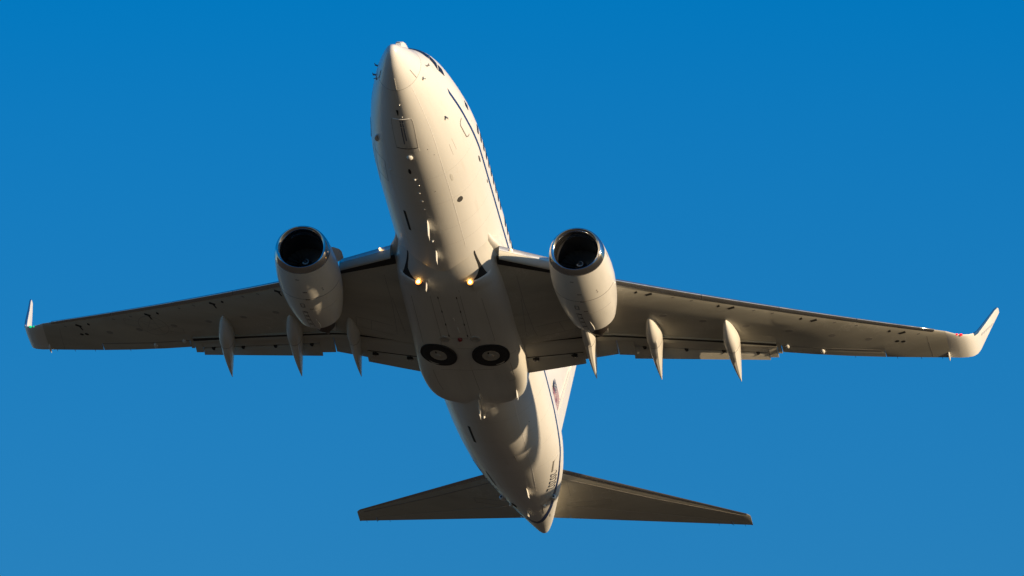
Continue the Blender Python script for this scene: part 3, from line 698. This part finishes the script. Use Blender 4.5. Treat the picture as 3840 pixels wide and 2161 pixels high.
    # flap track fairings
    def canoe(fr, tl, dep, wid, mid=None):
        R = []; n = 22; yb = fr[1]
        for i in range(n):
            t = i/(n-1); s = fr[0]+(tl[0]-fr[0])*t; y = fr[1]+(tl[1]-fr[1])*t
            zt_ = fr[2]+(tl[2]-fr[2])*max(0, (t-.45)/.55)**1.15
            if t < .45: zt_ = fr[2]+.04
            d = dep*max(.02, sin(pi*min(1, (t+.02)/1.02)**.80)**.85); w = wid/2*max(.03, min(1, (t/.30))**.55*min(1, ((1-t)/.62)**.85)) if 0 < t < 1 else .012
            d = max(d, .012)
            q = [(s, sd*(y-w*.9), zt_+.08*(1-t)), (s, sd*(y+w*.9), zt_+.08*(1-t))]
            for k in range(9):
                a = pi*k/8; q.append((s, sd*(y+w*cos(a)**1*abs(cos(a))**-.25 if abs(cos(a)) > 1e-6 else y), zt_-d*sin(a)**.9))
            R.append(q)
        o = MB().loft(R).out('flap_track_fairing', 'cowl', wing)
        m2 = MB(); i = 9; r0 = np.array(R[i][2:]); cen = r0.mean(0)
        rr = [[tuple(cen+(p-cen)*1.012+np.array([dx, 0, 0])) for p in r0] for dx in (-.012, .012)]
        m2.loft(rr, caps=False, closed=False); m2.out('fairing_seam', 'seam', wing)
    canoe((17.10, 8.98, -.13), (20.21, 9.12, -.58), .52, .54)
    canoe((16.38, 6.41, -.42), (19.51, 6.44, -1.01), .56, .56)
    canoe((15.9, 4.18, -.66), (19.13, 4.21, -1.25), .58, .48)
    # slats along the outer leading edge
    cuts = [5.2, 8.35, 10.85, 13.35, 15.85]
    for y0, y1 in zip(cuts, cuts[1:]):
        R = []
        for i in range(6):
            y = y0+.012+(y1-y0-.024)*i/5; ch = sTE(y)-sLE(y); le = sLE(y); q = []
            for c in (.10, .06, .03, .012, .004): p = wing_pt(y, le+c*ch, False, sd); q.append((p[0]-.045, p[1], p[2]+.008))
            q.append((le-.052, sd*y, wing_pt(y, le, True, sd)[2]))
            for c in (.004, .012, .03, .045): p = wing_pt(y, le+c*ch, True, sd); q.append((p[0]-.045, p[1], p[2]-.012))
            p = wing_pt(y, le+.05*ch, True, sd); q.append((p[0]-.045, p[1], p[2]+.02)); p = wing_pt(y, le+.10*ch, False, sd); q.append((p[0]-.045, p[1], p[2]-.02))
            R.append(q)
        MB().loft(R).out('leading_edge_slat', 'slat', wing, sharp=60)
    for y in (6.2, 6.6, 8.85, 9.25, 11.5, 11.9, 14.35, 14.75):
        s = sLE(y)+.34; big = y in (6.6, 9.25, 11.9, 14.75)
        mb = MB(); wing_patch(mb, [(s, y-.12 if big else y-.05), (s-.04, y+.12 if big else y+.04), (s+.07, y+.13 if big else y+.05), (s+.09, y-.08 if big else y-.04)], .003, sd); mb.out('slat_track_opening', 'dark', wing)
        if big and sd < 0:
            mb = MB(); wing_patch(mb, [(s+.05, y+.02), (s+.07, y-.07), (s+.25, y-.14), (s+.26, y-.09)], .0035, sd); mb.out('slat_track_opening', 'dark', wing)
    for y in (7.4, 8.0, 10.0, 10.6, 12.6, 13.3, 15.3):
        s = sLE(y)+.30; mb = MB(); wing_patch(mb, [(s-.02, y-.05), (s-.03, y+.05), (s+.015, y+.055), (s+.03, y-.05)], .002, sd); mb.out('slat_bracket', 'seam', wing)
    # round fuel access panels
    for y, c in ((6.9, .42), (8.2, .44), (9.6, .45), (11.0, .46), (12.4, .47), (13.6, .48)):
        s = sLE(y)+c*(sTE(y)-sLE(y)); mb = MB(); wing_patch(mb, [(s+.09*cos(2*pi*j/12), y+.13*sin(2*pi*j/12)) for j in range(12)], .0012, sd); mb.out('fuel_tank_panel', 'wingseam', wing)
    for s, y in ((20.0, 14.73), (19.92, 14.53)):
        mb = MB(); wing_patch(mb, [(s+.06*cos(2*pi*j/12), y+.08*sin(2*pi*j/12)) for j in range(12)], .002, sd); mb.out('fuel_vent', 'dark', wing)
    # aileron actuator bumps
    for s, y, r in ((19.30, 10.80, .095), (19.86, 11.95, .11)):
        p = wing_pt(y, s, True, sd); MB().ball((p[0], p[1], p[2]+.01), (r*1.3, r*.75, .085)).out('actuator_fairing', 'cowl', wing)
    # fuel jettison stub by the tip
    p = wing_pt(16.15, sTE(16.15)-.25, True, sd); R = [[(p[0]+ds, p[1]+r*cos(2*pi*j/8), p[2]-dz+r*1.6*sin(2*pi*j/8)) for j in range(8)] for ds, dz, r in ((-.10, -.02, .015), (0, .02, .035), (.22, .04, .035), (.36, .05, .012))]
    MB().loft(R).out('static_discharge_mast', 'white', wing)
    for y in (13.0, 14.4, 15.2, 15.9):
        s = sTE(y); MB().prism([(s-.02, sd*y-.006, zw(y)), (s+.09, sd*y-.006, zw(y)-.005), (s+.09, sd*y+.006, zw(y)-.005), (s-.02, sd*y+.006, zw(y))], (0, 0, -.005), (0, 0, .005)).out('static_wick', 'black', wing)
    # spar, panel and root lines
    for pts in ([(12.9, 2.35), (14.5, 2.35), (16.2, 2.45), (16.55, 2.5)], [(16.0, 2.55), (15.9, 3.9), (16.55, 4.0), (16.62, 2.6)], [(15.95, 3.35), (16.58, 3.45)], [(14.2, 2.3), (16.4, 2.15)], [(18.9, 10.3), (19.6, 10.55)], [(19.93, 15.55), (21.2, 15.6)]):
        mb = MB(); wing_line(mb, pts, .018, .0015, sd); mb.out('panel_seam', 'wingseam', wing)
    # winglet
    PATH = [(16.2, None, sLE(16.2), sTE(16.2), .0), (16.5, 1.44, 20.10, 21.58, .10), (16.75, 1.53, 20.28, 21.68, .25), (16.92, 1.66, 20.45, 21.80, .5), (17.03, 1.85, 20.66, 21.92, .8), (17.10, 2.1, 20.88, 22.02, .95), (17.18, 2.6, 21.22, 22.18, 1), (17.27, 3.2, 21.62, 22.38, 1), (17.37, 3.8, 22.0, 22.58, 1), (17.41, 4.02, 22.2, 22.64, 1), (17.425, 4.13, 22.42, 22.68, 1)]
    rings = []
    for y, z, a, b, bank in PATH:
        if z is None: rings.append(wing_ring(16.2, 1.0, sd)); continue
        q = []; ch = b-a; ang = bank*D(83); t0 = .10 if bank < .8 else .085
        for c in CU: h = .95*t0*ch*foil_t(c); q.append((a+c*ch, sd*(y-h*sin(ang)), z+h*cos(ang)))
        for c in CU[::-1][1:]: h = -.60*t0*ch*foil_t(c); q.append((a+c*ch, sd*(y-h*sin(ang)), z+h*cos(ang)))
        rings.append(q)
    wg = MB().loft(rings).out('winglet', 'white', wing, sharp=50)
    R = []
    for y, z, a, b, bank in PATH[4:-1]:
        ch = b-a; ang = bank*D(83); t0 = .10 if bank < .8 else .085; q = []
        cs_ = (.13, .08, .04, .015, .004)
        for c in cs_: h = .95*t0*ch*foil_t(c)+.007; q.append((a+c*ch-.008, sd*(y-h*sin(ang)), z+h*cos(ang)))
        q.append((a-.012, sd*y, z))
        for c in cs_[::-1]: h = -.60*t0*ch*foil_t(c)-.007; q.append((a+c*ch-.008, sd*(y-h*sin(ang)), z+h*cos(ang)))
        q.append((a+.15*ch, sd*y, z)); R.append(q)
    MB().loft(R).out('leading_edge_skin', 'chrome', wg, sharp=60)
    # lamp in the tip leading edge
    mb = MB(); mb.ball((20.235, sd*16.70, 1.49), (.055, .055, .03), 12, 8).ball((20.16, sd*16.56, 1.452), (.04, .04, .025), 12, 8); mb.out('navigation_light', 'redglow' if sd > 0 else 'green', wing, label='red wing tip light' if sd > 0 else 'green wing tip light')
    # small illegible marks on the winglet
    sgn = 1
    for k in range(6 if sd > 0 else 0):
        s = 21.42+.17*k; z = 2.35+.20*k; y = 17.155+.0225*k*1.45+(.045 if sd > 0 else .045)
        if sd < 0: yy = -(17.145+.031*k-.075)
        else: yy = 17.145+.031*k+.05
        MB().box((s, yy, z), (.04, .012, .10)).out('winglet_mark', 'palemark', wg)
    # Krueger flap beside the body and a near-black block behind, the bay's shade put into its colour
    R = []
    for i in range(9):
        u = i/8; y = 1.93+2.05*u; s = 11.66+1.22*u; z = zw(y)+.04-.02*u; q = []; k = 1-.15*u
        for j in range(14):
            a = 2*pi*j/14; e1 = .235*k*cos(a); e2 = .10*k*sin(a)
            q.append((s+e1*.42-e2*.90, sd*y, z-e1*.90-e2*.42))
        R.append(q)
    kr = MB().loft(R).out('krueger_flap', 'wing', wing)
    R = []
    for i in range(9):
        u = i/8; y = 1.93+2.05*u; s = 11.66+1.22*u; z = zw(y)+.04-.02*u; q = []; k = 1-.15*u
        for j in range(9):
            a = pi*.60+pi*.55*j/8; e1 = .247*k*cos(a); e2 = .112*k*sin(a); q.append((s+e1*.42-e2*.90, sd*y, z-e1*.90-e2*.42))
        for j in range(8, -1, -1):
            a = pi*.60+pi*.55*j/8; e1 = .225*k*cos(a); e2 = .09*k*sin(a); q.append((s+e1*.42-e2*.90, sd*y, z-e1*.90-e2*.42))
        R.append(q)
    MB().loft(R).out('leading_edge_skin', 'edge', wing, sharp=60)
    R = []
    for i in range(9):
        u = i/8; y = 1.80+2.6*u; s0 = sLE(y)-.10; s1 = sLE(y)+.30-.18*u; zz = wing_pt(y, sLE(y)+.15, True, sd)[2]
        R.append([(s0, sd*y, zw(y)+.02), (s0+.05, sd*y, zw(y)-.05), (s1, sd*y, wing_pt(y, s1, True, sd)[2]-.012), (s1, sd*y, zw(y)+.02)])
    MB().loft(R).out('krueger_bay_shade', 'dark', wing)
    # fillet where the leading edge meets the body
    R = []
    for s, w, h in ((10.3, .20, .06), (10.7, .27, .10), (11.0, .33, .13), (11.25, .42, .15), (11.5, .55, .16), (11.8, .70, .17), (12.4, .85, .17)):
        R.append([(s, sd*(1.36+w*cos(2*pi*j/24)), -.84+h*sin(2*pi*j/24)) for j in range(24)])
    MB().loft(R).out('root_fillet', 'white', wing)
    # wing root landing lamp
    c = np.array([11.66, sd*2.33, zw(2.33)+.13])
    R = [[(c[0]-q, c[1]+r*1.3*cos(2*pi*j/14), c[2]+r*sin(2*pi*j/14)) for j in range(14)] for q, r in ((-.10, .032), (0, .032), (.02, .024), (.025, .01))]
    MB().loft(R).out('root_lamp', 'rootglow', wing)
# faint star-and-bar outline below the right wing
wr = [o for o in bpy.data.objects if o.name.startswith('wing') and o.parent == jet and o.type == 'MESH'][-1]
mb = MB(); cs, cy = 18.55, 11.80; ks = .56
circ = [(cs+ks*cos(2*pi*i/32), cy+ks*sin(2*pi*i/32)) for i in range(33)]; wing_line(mb, circ, .02, .002, -1, 2)
star = [(cs-ks*.95*cos(2*pi*i*2/5), cy+ks*.95*sin(2*pi*i*2/5)) for i in range(6)]; wing_line(mb, star, .016, .002, -1, 4)
for q in (-1, 1): wing_line(mb, [(cs-.12, cy+q*ks), (cs-.12, cy+q*1.1), (cs+.2, cy+q*1.1), (cs+.2, cy+q*ks)], .016, .002, -1, 4)
mb.out('star_roundel', 'wingseam', wr)

# ------------------------------------------------------------------ engines
EY, EZ = 4.86, -1.66
OUT = [(10.60, .80), (10.63, .838), (10.70, .868), (10.82, .90), (11.0, .935), (11.4, .99), (11.9, 1.04), (12.4, 1.058), (13.0, 1.03), (13.5, .98), (13.9, .915), (14.25, .84), (14.47, .785)]
def eng_pt(s, r, a, sd, off=0.0):
    up, dn = .96, .965
    ins = max(0, min(1, (.80-r)/.10)) if s < 12.2 else 0     # 0 on the outer skin, 1 inside the duct
    wy = 1.02-.01*ins
    k = max(0, 1-(s-10.6)/2.2)*(1-ins)
    c, sn = cos(a), sin(a); rr = r+off
    y = rr*c*(wy+.065*k); z = rr*sn*(up if sn > 0 else dn-.05*k)
    if sn < 0: y *= 1+.05*k*abs(sn)**2*abs(c)
    ds = -.18*sn*max(0, 1-(s-10.6)/1.2)        # the mouth leans: the upper lip is ahead
    return (s+ds, sd*EY+y, EZ+.02*0+z)
def orad(s): return float(np.interp(s, [o[0] for o in OUT], [o[1] for o in OUT]))
NE = 64
for sd in (1, -1):
    er = lambda s, r: [eng_pt(s, r, 2*pi*j/NE, sd) for j in range(NE)]
    prof = [(s, r) for s, r in OUT if s >= 10.95]; prof = [(10.88, orad(10.88))]+prof
    inner = [(14.47, .755), (14.1, .79), (13.2, .85)]
    cowl = MB().loft([er(s, r) for s, r in prof+inner], caps=False).out('engine', 'cowl', jet)
    lip = [(10.875, orad(10.875)), (10.82, .90), (10.70, .868), (10.63, .838), (10.60, .80), (10.605, .775), (10.635, .748), (10.70, .722), (10.80, .702), (10.92, .694)]
    MB().loft([er(s, r) for s, r in lip], caps=False).out('inlet_lip', 'chrome', cowl)
    MB().loft([er(s, r) for s, r in [(10.925, .693), (11.05, .694), (11.25, .708), (11.6, .755), (11.85, .785), (11.86, .30), (11.87, .01)]], caps=False).out('inlet_duct', 'duct', cowl)
    MB().loft([er(s, orad(s)+o) for s, o in ((10.865, -.02), (10.865, .003), (10.885, .003), (10.885, -.02))], caps=False).out('lip_joint', 'seam', cowl)
    # fan
    c = (11.78, sd*EY, EZ); blades = None
    for k in range(24):
        if blades is None:
            R = []
            for r, tw, ch in ((.24, 25, .20), (.45, 45, .24), (.62, 56, .27), (.765, 64, .28)):
                t = D(tw); q = []
                for u, h in ((-.5, 0), (-.2, .02), (.2, .02), (.5, 0), (.2, -.01), (-.2, -.01)):
                    q.append((u*ch*cos(t)*.8+h*sin(t), u*ch*sin(t)-h*cos(t), r))
                R.append(q)
            b = MB().loft(R).out('fan_blade', 'fan', cowl); blades = b.data
        else:
            b = bpy.data.objects.new('fan_blade', blades); link(b, cowl)
        b.location = (-c[0], c[1], c[2]); b.rotation_euler = (2*pi*k/24, 0, 0)
    R = [[(11.40+ds, sd*EY+r*cos(2*pi*j/24), EZ+r*sin(2*pi*j/24)) for j in range(24)] for ds, r in ((0, .005), (.05, .07), (.15, .14), (.28, .21), (.42, .25))]
    MB().loft(R).out('spinner', 'duct', cowl)
    R = []
    for i in range(12):
        t = D(-150+i*22); rr = .085+.030*i/11*1.2; ds = .075+.05*i/11; w = .030*(1-.6*i/11)
        R.append([(11.40+ds-.02+q*.3, sd*EY+(rr+q)*cos(t), EZ+(rr+q)*sin(t)) for q in (-w, w)]+[(11.40+ds+.03+q*.3, sd*EY+(rr+q)*cos(t), EZ+(rr+q)*sin(t)) for q in (w, -w)])
    MB().loft(R).out('spinner_swirl', 'swirl', cowl)
    # core nozzle and plug
    cc = lambda s, r: [(s, sd*EY+r*cos(2*pi*j/32), EZ+.20+r*sin(2*pi*j/32)) for j in range(32)]
    MB().loft([cc(13.4, .52), cc(14.3, .46), cc(15.0, .42), cc(15.6, .35), cc(15.55, .33), cc(15.2, .35)], caps=False).out('core_nozzle', 'hot', cowl)
    MB().loft([cc(15.2, .26), cc(15.6, .22), cc(16.0, .11), cc(16.2, .03)]).out('exhaust_plug', 'hot', cowl)
    # seams, latches, panels on the cowl underside
    def eline(mb, pts, w=.02, off=.005, sub=6):
        P = []
        for (s0, a0), (s1, a1) in zip(pts, pts[1:]):
            for i in range(sub): P.append((s0+(s1-s0)*i/sub, a0+(a1-a0)*i/sub))
        P.append(pts[-1]); rows = []
        for i, (s, a) in enumerate(P):
            p0, p1 = P[max(i-1, 0)], P[min(i+1, len(P)-1)]; t = np.array([p1[0]-p0[0], (p1[1]-p0[1])*1.05]); t /= np.linalg.norm(t)+1e-9; n = (-t[1]*w/2, t[0]*w/2/1.05)
            rows.append([eng_pt(s+g*n[0], orad(s+g*n[0]), D(0)+a+g*n[1], sd, o) for g, o in ((1, off), (-1, off), (-1, -.012), (1, -.012))])
        return mb.loft(rows)
    A = lambda d: D(d)
    mb = MB(); eline(mb, [(12.33, A(-170+8*i)) for i in range(21)], .022, .003, 3); mb.out('cowl_seam', 'seam', cowl)
    mb = MB(); eline(mb, [(13.1, A(-85+8*i)) for i in range(8)], .016, .003, 3); mb.out('cowl_seam', 'softseam', cowl)
    mb = MB(); eline(mb, [(13.12, A(-104)), (13.15, A(-96)), (14.35, A(-92))], .016, .003, 6); mb.out('cowl_seam', 'seam', cowl)
    mb = MB(); eline(mb, [(13.12, A(-104)), (14.35, A(-104))], .016, .003, 6); mb.out('cowl_seam', 'seam', cowl)
    for s, a in ((11.95, -88), (12.36, -86), (12.95, -84)):
        mb = MB(); eline(mb, [(s, A(a-4)), (s, A(a+4))], .032, .006, 3); mb.out('cowl_latch', 'latch', cowl)
    for s in (13.17, 13.45, 13.75, 14.1):
        mb = MB(); eline(mb, [(s, A(-102)), (s, A(-94))], .05, .006, 3); mb.out('cowl_latch', 'latch', cowl)
    mb = MB(); eline(mb, [(12.63, A(-103)), (12.63, A(-96)), (12.84, A(-96)), (12.84, A(-103)), (12.63, A(-103))], .03, .006, 3); mb.out('service_hatch', 'seam', cowl)
    mb = MB(); eline(mb, [(11.22, A(-98)), (11.26, A(-98))], .13, .005, 3); mb.out('drain_hole', 'seam', cowl)
    for s, a in ((11.9, -55), (12.0, -54)):
        mb = MB(); eline(mb, [(s, A(a)), (s+.05, A(a))], .04, .005, 2); mb.out('drain_hole', 'seam', cowl)
    mb = MB(); eline(mb, [(10.99, A(10 if sd > 0 else 170)), (11.25, A(10 if sd > 0 else 170))], .10, .004, 3); mb.out('nameplate', 'softseam', cowl)
    # keel fairing at the rear of the cowl
    R = []
    for s, w, h in ((13.6, .02, -.01), (13.8, .09, .01), (14.1, .14, .025), (14.35, .13, .04), (14.5, .06, .02), (14.55, .01, .0)):
        r = orad(min(s, 14.47)); zb = EZ-.965*r; yc = sd*EY+.08
        R.append([(s, yc-w, zb+.10), (s, yc-w*.7, zb-h*.5), (s, yc, zb-h), (s, yc+w*.7, zb-h*.5), (s, yc+w, zb+.10)])
    MB().loft(R).out('keel_fairing', 'cowl', cowl)
    # strake on the inboard shoulder
    a = D(142) if sd > 0 else D(38)
    P = []
    for s, h in ((11.45, -.03), (11.55, .08), (11.8, .24), (12.0, .29), (12.40, .29), (12.45, -.03)): P.append(eng_pt(s, orad(s), a, sd, h))
    MB().prism(P, (0, .008, .012), (0, -.008, -.012)).out('nacelle_strake', 'cowl', cowl)
    # pylon
    R = []
    for s, w, zt_, zb in ((11.6, .05, -.62, -.72), (12.2, .15, -.48, -.74), (13.5, .21, -.5, -1.0), (14.6, .21, -.6, -1.1), (15.5, .19, -.65, -1.05), (16.3, .14, -.68, -.95), (17.0, .03, -.68, -.78)):
        R.append([(s, sd*EY-w, zb), (s, sd*EY+w, zb), (s, sd*EY+w, zt_), (s, sd*EY-w, zt_)])
    py = MB().loft(R).out('pylon', 'cowl', jet, sharp=50)

# ------------------------------------------------------------------ tail
def foil_ring(le, te, th, sd, axis='z', n=CU):
    q = []; ch = te[0]-le[0]
    for sg, cs in ((1, n), (-1, n[::-1][1:])):
        for c in cs:
            h = sg*th*foil_t(c)*ch; p = [le[k]+c*(te[k]-le[k]) for k in range(3)]
            if axis == 'z': p[2] += h
            else: p[1] += h
            q.append(tuple(p))
    return q
def hz(y): return 1.365+.135*y
def hLE(y): return 28.26+.651*y
def hTE(y): return 31.80+.25*y
for sd in (1, -1):
    def hring(y, f0, f1):
        le = hLE(y); te = hTE(y); ch = te-le; q = []
        cs = [f0+(f1-f0)*c for c in CU]
        for c in cs: q.append((le+c*ch, sd*y, hz(y)+.10*.5*2*foil_t(c)*ch*.45))
        for c in cs[::-1][1:]: q.append((le+c*ch, sd*y, hz(y)-.10*foil_t(c)*ch*.45*1.1))
        return q
    R = [hring(y, 0, 1.0) for y in (.2, .9)]+[hring(y, 0, .72) for y in (.905, 2, 3.5, 5, 6.5)]+[hring(y, 0, 1.0) for y in (6.505, 6.9, 7.08)]
    y = 7.17; R.append([(hLE(y)+.07+(p[0]-hLE(7.08))*.87, sd*y, hz(y)+(p[2]-hz(7.08))*.35) for p in R[-1]])
    hs = MB().loft(R).out('horizontal_stabilizer', 'wing', jet, sharp=35)
    R = [hring(y, .727, 1.0) for y in (.907, 2, 3.5, 5, 6.497)]
    MB().loft(R).out('elevator', 'flap', hs, sharp=40)
    R = []
    for y in (.95, 2, 3.5, 5, 6.5, 7.05):
        le, ch = hLE(y), hTE(y)-hLE(y); q = []
        for c in (.06, .035, .015, .004): q.append((le+c*ch-.006, sd*y, hz(y)+.045*2*foil_t(c)*ch*.5+.006+.0))
        q.append((le-.012, sd*y, hz(y)))
        for c in (.004, .015, .035, .06): q.append((le+c*ch-.006, sd*y, hz(y)-.05*foil_t(c)*ch*1.0-.006))
        q.append((le+.08*ch, sd*y, hz(y)))
        R.append(q)
    MB().loft(R).out('leading_edge_skin', 'slat', hs, sharp=60)
    def hp(s, y, off=.004):
        le, ch = hLE(y), hTE(y)-hLE(y); c = (s-le)/ch; return (s, sd*y, hz(y)-.0495*foil_t(c)*ch-off)
    def hline(mb, pts, w, sub=6):
        P = []
        for (s0, y0), (s1, y1) in zip(pts, pts[1:]):
            for i in range(sub): P.append((s0+(s1-s0)*i/sub, y0+(y1-y0)*i/sub))
        P.append(pts[-1]); rows = []
        for i, (s, y) in enumerate(P):
            a, b = P[max(i-1, 0)], P[min(i+1, len(P)-1)]; t = np.array([b[0]-a[0], b[1]-a[1]]); t /= np.linalg.norm(t)+1e-9; n = (-t[1]*w/2, t[0]*w/2)
            rows.append([hp(s+n[0], y+n[1]), hp(s-n[0], y-n[1]), hp(s-n[0], y-n[1], -.01), hp(s+n[0], y+n[1], -.01)])
        return mb.loft(rows)
    for pts, w in (([(hLE(1)+.52, 1.0), (hLE(4)+.42, 4.0), (hLE(6.9)+.17, 6.9)], .05), ([(hLE(1.2)+.55, 1.15), (hLE(1.2)+1.5, 1.12)], .02), ([(hLE(1.5)+1.75, 1.05), (hLE(1.5)+1.75, 2.5), (hLE(1.5)+2.05, 2.45), (hLE(1.5)+2.05, 1.05)], .018), ([(33.2, 6.45), (33.45, 6.47)], .03)):
        mb = MB(); hline(mb, pts, w); mb.out('panel_seam', 'wingseam', hs)
    for y in (6.0, 6.5, 6.9):
        s = hTE(y); MB().box((s+.03, sd*y, hz(y)-.005), (.12, .009, .008)).out('static_wick', 'black', hs)
# fin
def fLE(z): return 25.9+(z-2.3)*.785
def fTE(z): return 31.55+(z-2.0)*.247
def fin_ring(z, a, b): 
    return foil_ring((a, 0, z), (b, 0, z), .088, 1, 'y')
R = [fin_ring(z, fLE(z), fLE(z)+(fTE(z)-fLE(z))*.70) for z in (1.5, 2.3, 3.5, 5, 6.5, 8)]+[fin_ring(8.6, fLE(8.6), fTE(8.6)), fin_ring(9.1, fLE(9.1)+.02, fTE(9.1)), fin_ring(9.18, fLE(9.18)+.2, fTE(9.18)-.03)]
fin = MB().loft(R).out('vertical_stabilizer', 'white', jet, sharp=40)
q = []
def ruddring(z):
    le, te = fLE(z), fTE(z); ch = te-le; r = []
    for c in [.705+(1-.705)*c for c in CU]: r.append((le+c*ch, .088*foil_t(c)*ch, z))
    for c in [.705+(1-.705)*c for c in CU][::-1][1:]: r.append((le+c*ch, -.088*foil_t(c)*ch, z))
    return r
MB().loft([ruddring(z) for z in (1.75, 3, 5, 7, 8.58)]).out('rudder', 'white', fin)
# dorsal fin
MB().loft([[(21.8+ (26.9-21.8)*t, -w*(1-h), 1.9+.35*0), (21.8+(26.9-21.8)*t, 0, 1.98+1.05*t**2.0*1.0), (21.8+(26.9-21.8)*t, w*(1-h), 1.9)] for t, w, h in ((0, .02, 0), (.3, .06, 0), (.6, .12, 0), (.85, .2, 0), (1, .25, 0))]).out('dorsal_fin', 'white', fin)
# flag on the fin: stripes, canton and rows of stars, left and right faces
def fin_pt(s, z, sd, off): 
    le, te = fLE(z), fTE(z); c = (s-le)/(te-le); return (s, sd*(.088*foil_t(c)*(te-le)+off), z)
F0, F1, G0, G1 = 29.60, 30.90, 5.26, 5.86
for sd in (1, -1):
    def flagrect(s0, s1, z0, z1, off):
        V = []; n = 6
        for i in range(n):
            s = s0+(s1-s0)*i/(n-1); V += [fin_pt(s, z0, sd, off), fin_pt(s, z1, sd, off), fin_pt(s, z1, sd, off-.007), fin_pt(s, z0, sd, off-.007)]
        return [V[i*4:i*4+4] for i in range(n)]
    h = (G1-G0)/13
    for k in range(0, 13, 2):
        s0 = F0+.40*(F1-F0) if k >= 6 else F0
        MB().loft(flagrect(s0, F1, G0+k*h, G0+(k+.70)*h, .004)).out('flag_stripe', 'red', fin)
    MB().loft(flagrect(F0, F0+.40*(F1-F0), G0+6*h, G1, .003)).out('flag_canton', 'letter', fin)
    for i in range(9):
        for j in range(5 if i % 2 else 6):
            z = G0+6*h+7*h*(i+.5+.5)/10; s = F0+.40*(F1-F0)*((j+.5)/6 if i % 2 == 0 else (j+1)/6)
            a = [fin_pt(s+.018*cos(2*pi*q/5+.3), z+.016*sin(2*pi*q/5+.3), sd, .006) for q in range(5)]
            if i == 0 and j == 0: mbs = MB()
            mbs.prism(a, (0, 0, 0), (0, -sd*.01, 0))
    mbs.out('flag_stars', 'white', fin)
bpy.context.view_layer.update()
